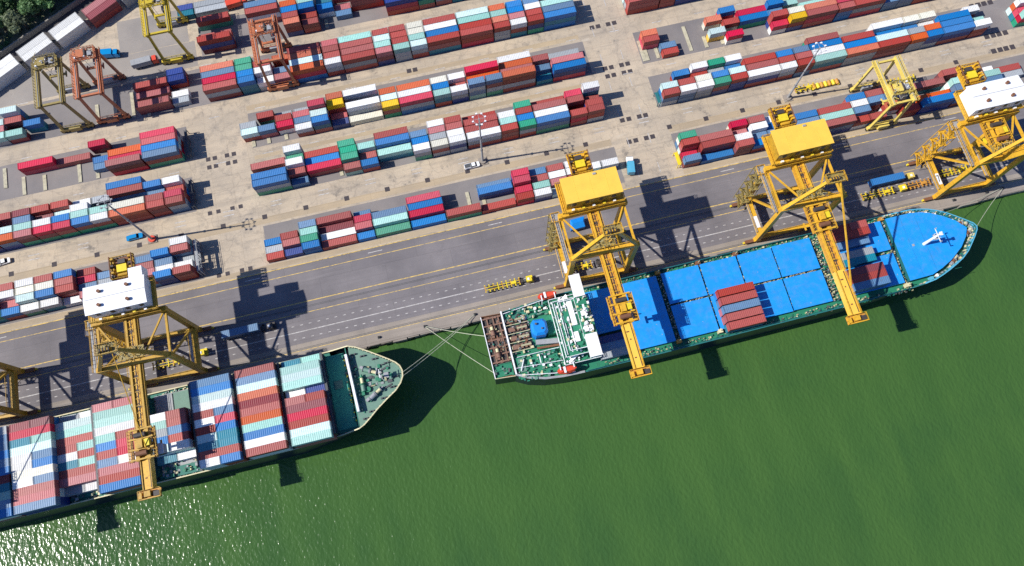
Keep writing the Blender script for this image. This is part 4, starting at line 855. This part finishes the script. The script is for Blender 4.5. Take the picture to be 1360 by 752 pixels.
# ---------------------------------------------------------------- vehicles
def wheels(t, O, xs, y, w=1.15, r=.5):
    for x in xs:
        for s in (-1, 1):
            b = MB(O); b.tube((x, y + s * w - .17, r), (x, y + s * w + .17, r), r, BLK, 12); b.tube((x, y + s * w - .18, r), (x, y + s * w + .18, r), r * .45, GRST, 8); b.build('wheel', t)
def tractor(x, y, mat, label, rz=0, cat='tractor', grp='terminal tractors on the quay'):
    O = (x, y, 0); t = thing('terminal_tractor', O, label, cat, grp, rz)
    b = MB(O); b.box(x - 2.6, x + 2.4, y - .45, y + .45, .7, 1.05, DKST); b.box(x - 2.4, x - .9, y - .6, y + .6, 1.05, 1.25, GRIME); b.box(x + .3, x + 2.5, y - 1.2, y + 1.2, .8, 1.3, mat); b.box(x + 1.9, x + 2.6, y - 1.2, y + 1.2, .55, 1.0, mat); b.build('chassis', t)
    b = MB(O); b.box(x + .2, x + 1.9, y - 1.15, y + .5, 1.3, 2.7, mat); b.box(x + .1, x + 2.0, y - 1.22, y + .55, 2.7, 2.85, mat); b.box(x + 1.9, x + 1.93, y - 1.0, y + .4, 1.7, 2.6, GLASS); b.box(x + .5, x + 1.2, y - .8, y, 2.85, 3.05, WHT); b.build('cab', t)
    wheels(t, O, (x - 1.7, x + 1.6), y); return t
def chassis(x0, x1, y, mat, label, rz=0, grp='skeletal trailers'):
    cx = (x0 + x1) / 2; O = (cx, y, 0); t = thing('skeletal_trailer', O, label, 'trailer', grp, rz)
    b = MB(O)
    for s in (-1, 1): b.box(x0, x1, *sorted((y + s * .35, y + s * .55)), 1.05, 1.45, mat)
    n = int((x1 - x0) / 1.5)
    for k in range(n + 1):
        x = x0 + (x1 - x0) * k / n; b.box(x - .14, x + .14, y - 1.2, y + 1.2, 1.2, 1.5, mat if k % 2 else OB); b.box(x - .22, x + .22, y - 1.3, y - 1.05, 1.2, 1.75, mat); b.box(x - .22, x + .22, y + 1.05, y + 1.3, 1.2, 1.75, mat)
    b.box(x0 + 1, x0 + 4, y - .3, y + .3, 1.46, 1.7, GRIME); b.box(x1 - 3, x1 - 1.2, y - .5, y + .5, 1.46, 1.8, mat); b.build('frame', t)
    wheels(t, O, (x0 + 1.2, x0 + 2.6), y, 1.0); return t
chassis(8.6, 20.6, 75.9, BRYEL, 'empty yellow skeletal trailer parked clear of the cranes by the stern')
tractor(22.8, 75.9, BRYEL, 'yellow terminal tractor heading the trailer by the stern')
chassis(36.5, 46.2, 75.9, BRYEL, 'empty yellow skeletal trailer under the crane at the blue ship stern')
tractor(50.4, 76.0, BRYEL, 'yellow terminal tractor between the legs of the stern crane')
chassis(-104.5, -94.4, 76.3, BRYEL, 'empty yellow skeletal trailer under the white-roofed crane')
tractor(-89.0, 77.2, BRYEL, 'yellow terminal tractor beside the leg of the white-roofed crane')
chassis(146, 157.5, 76.9, BRYEL, 'empty yellow skeletal trailer abreast of the blue bow, rear of the queue')
tractor(160.0, 76.9, BRYEL, 'yellow terminal tractor at the head of the blue bow trailers')
chassis(162.5, 171.5, 76.9, OB, 'orange-brown skeletal trailer reaching the far quay crane')
tractor(190.5, 79.0, BRYEL, 'yellow terminal tractor under the far quay crane')
chassis(176, 186.5, 78.6, BRYEL, 'empty yellow skeletal trailer under the far quay crane')
def road_container(x, y, col, label):
    o = bpy.data.objects.new('shipping_container', cmesh(12.19)); COL.objects.link(o); o.location = (x, y, 1.5); o.material_slots[0].link = 'OBJECT'; o.material_slots[0].material = CM[col]
    tag(o, label, 'container')
chassis(-80.4, -68.2, 80.8, DKST, 'dark trailer carrying a slate container near the white-roofed crane'); road_container(-74.2, 80.8, 's', 'slate long container riding a dark trailer near the white-roofed crane')
tractor(-65.6, 80.8, GRIME, 'dark terminal tractor with yellow marks pulling the slate container')
chassis(150.2, 162.0, 80.6, DKST, 'dark trailer carrying a blue container abreast of the blue bow'); road_container(156.0, 80.6, 'b', 'blue long container riding a trailer abreast of the blue bow')
tractor(164.4, 80.6, LIME, 'lime terminal tractor pulling the blue container')
chassis(137.6, 145, 123.2, BRYEL, 'yellow skeletal trailer at the foot of the lamp mast in the long lane')
O = (149.6, 123.1, 0); t = thing('container_spreader', O, 'orange-yellow container spreader laid on the lane before the lime gantry', 'spreader'); b = MB(O)
b.box(144.6, 154.8, 122.7, 123.5, .3, 1.0, BRYEL)
for k in range(7): b.tube((145.2 + k * 1.5, 122.1, .9), (145.2 + k * 1.5, 124.1, .9), .62, BRYEL if k % 2 else OB, 10)
for x in (144.6, 154.6): b.box(x - .25, x + .25, 121.9, 124.3, .2, .9, BRYEL)
b.build('frame', t)
chassis(172, 182.5, 117.6, BRYEL, 'yellow skeletal trailer between the lime gantry and the far crane')
O = (45.4, 91.2, 0); t = thing('covered_trailer', O, 'blue tarpaulin-covered trailer under the stern crane', 'trailer'); b = MB(O)
b.prism([(42.4, 89.2), (47.6, 89.4), (48.2, 93.2), (43.2, 93.0)], 1.0, 2.6, TARP); b.add([(42.4, 89.2, 2.6), (47.6, 89.4, 2.6), (48.2, 93.2, 2.6), (43.2, 93.0, 2.6), (43.4, 91.1, 3.6), (47.3, 91.3, 3.6)], [(0, 1, 5, 4), (1, 2, 5), (2, 3, 4, 5), (3, 0, 4)], TARP); b.build('cover', t)
b = MB(O); b.box(42.8, 47.8, 89.8, 92.6, .7, 1.0, DKST); b.build('frame', t); wheels(t, O, (43.8, 46.6), 91.2, 1.3)
def car(x, y, mat, label, rz=0, pickup=False, L=4.8):
    O = (x, y, 0); t = thing('pickup' if pickup else 'parked_car', O, label, 'car', None, rz); h = L / 2
    b = MB(O); b.prism([(x - h, y - .8), (x - h + .3, y - .95), (x + h - .4, y - .95), (x + h, y - .7), (x + h, y + .7), (x + h - .4, y + .95), (x - h + .3, y + .95), (x - h, y + .8)], .4, 1.0, mat); b.build('body', t)
    b = MB(O); x0, x1 = (x - .1, x + 1.2) if pickup else (x - 1.6, x + .9)
    vs = [(x0 - .3, y - .85, 1), (x1 + .6, y - .85, 1), (x1 + .6, y + .85, 1), (x0 - .3, y + .85, 1), (x0, y - .7, 1.65), (x1, y - .7, 1.65), (x1, y + .7, 1.65), (x0, y + .7, 1.65)]
    b.add(vs, [(0, 1, 5, 4), (1, 2, 6, 5), (2, 3, 7, 6), (3, 0, 4, 7)], GLASS); b.add(vs[4:], [(0, 1, 2, 3)], mat); b.build('cabin', t)
    if pickup: b = MB(O); b.box(x - h + .2, x - .5, y - .75, y + .75, 1.0, 1.05, DKST); [b.box(x - h + .1, x - .4, y + s * .85 - .06, y + s * .85 + .06, 1.0, 1.4, mat) for s in (-1, 1)]; b.build('cargo_bed', t)
    wheels(t, O, (x - h + .9, x + h - .9), y, .85, .34); return t
car(-106.0, 124.1, CARB, 'bright blue car parked near the leaning lamp mast', R(2), L=5.6)
car(14.6, 122.4, WHT, 'white pickup parked at the central lamp mast', R(2), True, 5.6)
car(-151.4, 125.8, WHT, 'white pickup at the frame edge in the crossing shade', R(5), True, 5.4)
def lorry(x, y, cabm, boxm, label, rz=0, L=8.0):
    O = (x, y, 0); t = thing('lorry', O, label, 'lorry', None, rz)
    b = MB(O); b.box(x - L / 2, x + L / 2 - 2.2, y - 1.2, y + 1.2, 1.1, 3.4, boxm); b.box(x - L / 2, x + L / 2, y - .5, y + .5, .7, 1.1, DKST); b.build('cargo_box', t)
    b = MB(O); b.box(x + L / 2 - 2.0, x + L / 2, y - 1.15, y + 1.15, .8, 2.4, cabm); b.box(x + L / 2 - 1.8, x + L / 2 - .3, y - 1.05, y + 1.05, 2.4, 3.0, cabm); b.box(x + L / 2 - .28, x + L / 2 + .02, y - .95, y + .95, 1.7, 2.6, GLASS); b.build('cab', t)
    wheels(t, O, (x - L / 2 + 1.2, x - L / 2 + 2.4, x + L / 2 - 1.2), y, 1.0, .5); return t
lorry(-94.6, 192.6, RED, GRST, 'grey lorry with red cab driving under the mustard gantry', R(4), 9.5)
lorry(-107.4, 199.4, CARB, CARB, 'blue lorry parked behind the orange gantry', R(-8), 7.5)
lorry(-57.6, 210.2, RED, RED, 'red lorry half cut off at the top beyond the gantry', R(6), 8)
lorry(69.6, 108.2, WHT, HULLB, 'white and pale blue lorry at the end of the central roadside row', R(80), 6.5)

# ---------------------------------------------------------------- lamp masts
def mast(x, y, h, label, kind, base):
    O = (x, y, 0); t = thing('lamp_mast', O, label, 'lamp mast', 'tall yard lamp masts')
    b = MB(O); b.tube((x, y, .4), (x, y, h), .42, GRST, 12, .2)
    for z in (9, 18, 27): b.tube((x, y, z), (x, y, z + .25), .48, DKST, 12)
    b.build('pole', t)
    b = MB(O); b.tube((x, y, 0), (x, y, .9), 1.25, base, 12); b.box(x - 1.6, x + 1.6, y - 1.5, y + 1.5, 0, .3, QCON); b.build('footing', t)
    b = MB(O); n = 16; r = 1.9
    for k in range(n):
        a, c = 2 * math.pi * k / n, 2 * math.pi * (k + 1) / n; b.beam((x + r * math.cos(a), y + r * math.sin(a), h - .3), (x + r * math.cos(c), y + r * math.sin(c), h - .3), .11, .14, GRST)
        if k % 4 == 0: b.beam((x, y, h - .25), (x + r * math.cos(a), y + r * math.sin(a), h - .25), .09, .09, GRST)
    b.build('ring', t)
    for k in range(8):
        a = 2 * math.pi * k / 8 + .2; b = MB(O); px, py = x + 2.15 * math.cos(a), y + 2.15 * math.sin(a); b.box(px - .3, px + .3, py - .24, py + .24, h - .55, h - .15, WHT if kind else GRST); b.build('floodlight', t)
mast(-100.3, 122.0, 34.0, 'lamp mast on a red footing beside the blue car', 0, RED)
mast(18.8, 123.4, 31.5, 'lamp mast with white floodlights beside the white pickup', 1, QCON)
mast(134.4, 121.3, 32.5, 'lamp mast at the tail of the yellow spreader trailer', 1, QCON)

# ---------------------------------------------------------------- quay furniture, ropes
n_b = 0
def bollard(x, where):
    b = MB((x, 68.4, 0)); b.tube((x, 68.4, 0), (x, 68.4, .55), .28, BLK, 10, .22); b.tube((x, 68.4, .5), (x, 68.4, .75), .42, BLK, 10, .36); b.box(x - .5, x + .5, 67.9, 68.9, 0, .08, DKST)
    o = b.build('bollard'); tag(o, where, 'bollard', 'mooring bollards along the quay edge')
for x, wh in ((-14.2, 'black bollard taking the stern ropes of the blue-hatched ship'), (3.2, 'black bollard taking the bow ropes of the green-decked ship'), (-30, 'black bollard at the green bow'), (190.5, 'black bollard on the bare quay beyond the blue bow'), (196.5, 'black bollard taking the bow ropes of the blue-hatched ship'), (178, 'black bollard abreast of the blue bow tip')): bollard(x, wh)
for i, x in enumerate(range(-34, 8, 5)):
    b = MB((x, 66.0, -1.2)); 
    for k in range(12):
        a, c = math.pi * 2 * k / 12, math.pi * 2 * (k + 1) / 12; b.beam((x + .6 * math.cos(a), 65.95, -1.2 + .6 * math.sin(a)), (x + .6 * math.cos(c), 65.95, -1.2 + .6 * math.sin(c)), .36, .36, BLK)
    tag(b.build('fender_tyre'), f'black fender tyre on the open quay wall, {ORD[i]} from the green bow', 'fender', 'fender tyres on the quay wall')
def rope(p, q, sag, label):
    b = MB(p); p, q = Vector(p), Vector(q); pts = [p.lerp(q, k / 12) - Vector((0, 0, sag * 4 * (k / 12) * (1 - k / 12))) for k in range(13)]
    for a, c in zip(pts, pts[1:]): b.tube(a, c, .09, ROPE, 6)
    tag(b.build('mooring_rope'), label, 'rope', 'mooring ropes')
rope((-23.4, 52.2, 12.8), (3.2, 68.4, .6), 1.5, 'pale bow rope of the green-decked ship, upper of the pair')
rope((-23.6, 51.0, 12.8), (3.0, 68.2, .6), 2.4, 'pale bow rope of the green-decked ship, lower of the pair')
rope((4.6, 58.5, 7.6), (-14.2, 68.4, .6), 1.2, 'pale stern rope from the middle of the blue-hatched stern')
rope((4.6, 46.0, 7.6), (-14.2, 68.2, .6), 1.6, 'pale stern rope from the outer corner of the blue-hatched stern')
rope((174.3, 54.6, 10.4), (196.5, 68.4, .6), 1.2, 'pale bow rope from the blue bow tip to the quay')
rope((166.5, 62.2, 10.4), (196.5, 68.6, .6), 2.2, 'pale bow rope from the quay shoulder of the blue bow')

# ---------------------------------------------------------------- tree wall and trees
wa, wb = Vector((-187, 187.6)), Vector((-92, 239.6)); wd = (wb - wa).normalized(); wn = Vector((-wd.y, wd.x))
WCON = paint('wall_grey', (.30, .28, .25), .8, .6, (.1, .1, .08), .8)
O = (-141, 213.6, 0); t = thing('boundary_wall', O, 'long grey boundary wall between the slanted white stacks and the trees', 'wall'); b = MB(O)
b.beam((wa.x, wa.y, 1.1), (wb.x, wb.y, 1.1), .3, 2.2, WCON); b.beam((wa.x, wa.y, 2.25), (wb.x, wb.y, 2.25), .5, .12, WCON); b.build('wall_panel', t)
b = MB(O)
for k in range(28): p = wa + wd * (k * 4); b.box(p.x - .28, p.x + .28, p.y - .28, p.y + .28, 0, 2.5, WCON)
b.build('buttress_rib', t)
b = MB(); q = [wa - wn * 7.6, wb - wn * 7.6, wb, wa]; b.add([(p.x, p.y, .0065) for p in q], [(0, 1, 2, 3)], asphalt('dark_path', (.055, .05, .052), (.085, .078, .075), False)); structure(b.build('wall_path'))  # asphalt strip along the wall, darker than the row pads
def soil():
    m, nt, bs = new_mat('woodland_soil'); v = coords(nt, world=True); c = mixc(nt, ramp(nt, noise(nt, v, .3, 6, .7), .4, .65), (.09, .12, .055), (.27, .22, .16)); nt.links.new(c, bs.inputs['Base Color']); bs.inputs['Roughness'].default_value = .95; return m
b = MB(); q = [wa + wn * .2, wb + wn * .2, wb + wn * 120, wa + wn * 120]; b.add([(p.x, p.y, .0075) for p in q], [(0, 1, 2, 3)], soil()); structure(b.build('woodland_ground'))
def leaf_mat(name, a, c):
    m, nt, bs = new_mat(name); v = coords(nt, world=True); oi = N(nt, 'ShaderNodeObjectInfo')
    col = mixc(nt, ramp(nt, noise(nt, v, .9, 4, .6), .35, .65), a, c); hs = N(nt, 'ShaderNodeHueSaturation'); nt.links.new(col, hs.inputs['Color'])
    mr = N(nt, 'ShaderNodeMapRange'); mr.inputs[3].default_value = .7; mr.inputs[4].default_value = 1.25; nt.links.new(oi.outputs['Random'], mr.inputs[0]); nt.links.new(mr.outputs[0], hs.inputs['Value'])
    nt.links.new(hs.outputs[0], bs.inputs['Base Color']); bs.inputs['Roughness'].default_value = .7
    tr = N(nt, 'ShaderNodeBsdfTranslucent'); nt.links.new(hs.outputs[0], tr.inputs['Color']); ms = N(nt, 'ShaderNodeMixShader'); ms.inputs[0].default_value = .45
    nt.links.new(bs.outputs[0], ms.inputs[1]); nt.links.new(tr.outputs[0], ms.inputs[2]); nt.links.new(ms.outputs[0], nt.nodes['Material Output'].inputs['Surface']); return m
LF = [leaf_mat('leaf_dark', (.10, .24, .10), (.19, .33, .15)), leaf_mat('leaf_mid', (.13, .27, .10), (.22, .35, .15)), leaf_mat('leaf_pale', (.17, .22, .12), (.23, .26, .16))]
def leaves(b, c, r, n, mat, flat=.75, s0=.3, s1=.7):
    for _ in range(n):
        d = Vector((RNG.gauss(0, 1), RNG.gauss(0, 1), RNG.gauss(0, 1))).normalized(); rad = r * RNG.uniform(.55, 1.05)
        p = Vector(c) + Vector((d.x * rad, d.y * rad, d.z * rad * flat)); u = (d + Vector((RNG.gauss(0, .6), RNG.gauss(0, .6), RNG.gauss(0, .6)))).normalized()
        a = u.cross(Vector((RNG.gauss(0, 1), RNG.gauss(0, 1), RNG.gauss(0, 1)))).normalized(); w_ = u.cross(a); s = RNG.uniform(s0, s1)
        b.add([tuple(p + a * s * .9), tuple(p + w_ * s * .5), tuple(p - a * s * .9), tuple(p - w_ * s * .5)], [(0, 1, 2, 3)], mat)
def tree(h, r, mat, nl):
    t = bpy.data.objects.new('broadleaf_tree', None); COL.objects.link(t); b = MB(); b.tube((0, 0, 0), (.2, .1, h * .55), .34, BARK, 8, .2); crown = MB()
    for k in range(nl):
        a = k * 2.4 + RNG.uniform(-.4, .4); rr = r * RNG.uniform(.3, .78) if k else 0; c = (rr * math.cos(a), rr * math.sin(a), h * RNG.uniform(.55, .88)); b.tube((.15, .08, h * .42), c, .14, BARK, 6, .05); leaves(crown, c, r * RNG.uniform(.32, .5), 150, mat)
    b.build('trunk', t); crown.build('crown', t); return t
proto = [tree(9.5, 4.6, LF[0], 9), tree(8.0, 3.9, LF[1], 9), tree(7.0, 3.2, LF[2], 7)]
TW = ['dark', 'mid-green', 'pale sparse']
spots = [(-146.5, 232.5, 0), (-141.5, 226.5, 1), (-137.2, 231.5, 0), (-133.0, 224.4, 1), (-129.6, 230.4, 0), (-126.8, 225.8, 1), (-122.6, 231.6, 2), (-151.0, 226.0, 0), (-147.6, 219.4, 1), (-154.0, 219.2, 2), (-152.2, 213.5, 0), (-157.4, 212.2, 1), (-139.6, 219.5, 2), (-118.4, 229.8, 1), (-142.5, 238.5, 0), (-134.6, 238.0, 1), (-126.5, 237.6, 2), (-150.5, 238.5, 1), (-156.5, 226.5, 0), (-119.6, 236.5, 0)]
WHER = ['at the picture corner', 'behind the wall bend', 'deep in the copse', 'against the wall middle', 'behind the wall middle', 'near the wall end', 'at the copse end', 'at the frame edge', 'close to the wall start', 'low at the frame edge', 'just over the wall start', 'at the wall start edge', 'leaning to the wall', 'by the topmost wall end', 'topmost at the corner', 'topmost in the copse', 'topmost near the wall end', 'outermost corner', 'halfway up the frame edge', 'beyond the red stack']
for k in range(9):
    p = wa.lerp(wb, .36 + k * .062) + wn * (3.6 + 2.6 * (k % 3)); spots.append((p.x, p.y, (1, 0, 1, 2)[k % 4])); WHER.append('leaning over the wall, ' + ORD[k] + ' along from the frame edge')
used = set()
for (x, y, k), wh in zip(spots, WHER):
    lab = f'{TW[k]} broadleaf tree {wh}'
    if k not in used:
        used.add(k); o = proto[k]; o.location = (x, y, 0); o.scale = (1.2, 1.2, 1.2); tag(o, lab, 'tree', 'trees beyond the boundary wall')
    else:
        o = copy_tree(proto[k], (x, y, 0), lab, RNG.uniform(0, 6)); o['category'] = 'tree'; o['group'] = 'trees beyond the boundary wall'
        s = RNG.uniform(1.0, 1.4); o.scale = (s, s, s)
b = MB()
for _ in range(90):
    p = wa.lerp(wb, RNG.uniform(.25, .85)) + wn * RNG.uniform(.8, 26); leaves(b, (p.x, p.y, .6), RNG.uniform(.7, 1.6), 40, RNG.choice(LF), .6, .25, .5)
tag(b.build('undergrowth'), 'low tangled green undergrowth between the trees behind the wall', 'undergrowth', kind='stuff')
# reefer racks at the row ends
def rack(x, y0, y1, h, label, mat=GRST):
    O = (x, (y0 + y1) / 2, 0); b = MB(O); n = int((y1 - y0) / 2.62)
    for k in range(n + 1):
        y = y0 + (y1 - y0) * k / n
        for s in (-.5, .5): b.box(x + s - .1, x + s + .1, y - .1, y + .1, 0, h, mat)
    for z in [2.6 * (i + 1) for i in range(int(h / 2.6))]:
        b.box(x - .55, x + .55, y0, y1, z - .06, z, mat); b.rail([(x + .5, y0, z), (x + .5, y1, z)], 1.0, mat, .09, 1.3)
    for k in range(n): b.beam((x + .5, y0 + k * 2.62, 0), (x + .5, y0 + k * 2.62 + 2.4, h), .1, .1, mat)
    tag(b.build('access_rack'), label, 'rack', 'steel access racks at the row ends')
rack(-84.0, 129.6, 140.0, 2.7, 'grey steel access rack at the end of the leaning mast row', DKST); rack(-84.4, 104.4, 116, 5.3, 'grey steel access rack at the end of the white-roofed crane row'); rack(-83.2, 150, 160, 2.7, 'grey steel access rack at the end of the crimson stack row', DKST)
rack(86.9, 129.6, 134, 2.7, 'low teal rack at the end of the spreader lane row', HULLT); rack(86.6, 104, 109, 2.7, 'low yellow rack at the end of the lime gantry row', BRYEL)

# ---------------------------------------------------------------- camera, light, world
cam = bpy.data.cameras.new('camera'); co = bpy.data.objects.new('camera', cam); COL.objects.link(co)
co.location = (0, 0, CAM_H); co.rotation_euler = (TILT, 0, -PSI)
cam.sensor_fit = 'HORIZONTAL'; cam.sensor_width = 36; cam.lens = FPX / 1360 * 36; cam.shift_x = -3 / 1360; cam.clip_start = 1; cam.clip_end = 6000
sc.camera = co
EL = R(45); SD = R(-4.1)
sun = bpy.data.lights.new('sun', 'SUN'); sun.energy = 4.6; sun.angle = R(.5); sun.color = (1, .955, .88)
so = bpy.data.objects.new('sun', sun); COL.objects.link(so)
d = Vector((math.cos(SD) * math.cos(EL), math.sin(SD) * math.cos(EL), -math.sin(EL)))
so.rotation_euler = d.to_track_quat('-Z', 'Y').to_euler(); so.location = (-200, 0, 300)
w = bpy.data.worlds.new('World'); sc.world = w; w.use_nodes = True
nt = w.node_tree; bg = nt.nodes['Background']; sky = nt.nodes.new('ShaderNodeTexSky'); sky.sky_type = 'NISHITA'; sky.sun_disc = False; sky.ozone_density = 4.0
sky.sun_elevation = EL; sky.sun_rotation = R(274); tint = nt.nodes.new('ShaderNodeMix'); tint.data_type = 'RGBA'; tint.blend_type = 'MULTIPLY'; tint.inputs[0].default_value = 1; tint.inputs[7].default_value = (.62, .85, 1.25, 1); nt.links.new(sky.outputs[0], tint.inputs[6]); nt.links.new(tint.outputs[2], bg.inputs[0]); bg.inputs[1].default_value = .072
sc.view_settings.view_transform = 'Standard'; sc.view_settings.look = 'None'; sc.view_settings.exposure = .33; sc.view_settings.gamma = 1
try: sc.view_settings.use_curve_mapping = False
except Exception: pass
sc.render.engine = 'CYCLES'; sc.cycles.use_denoising = False; sc.cycles.max_bounces = 6
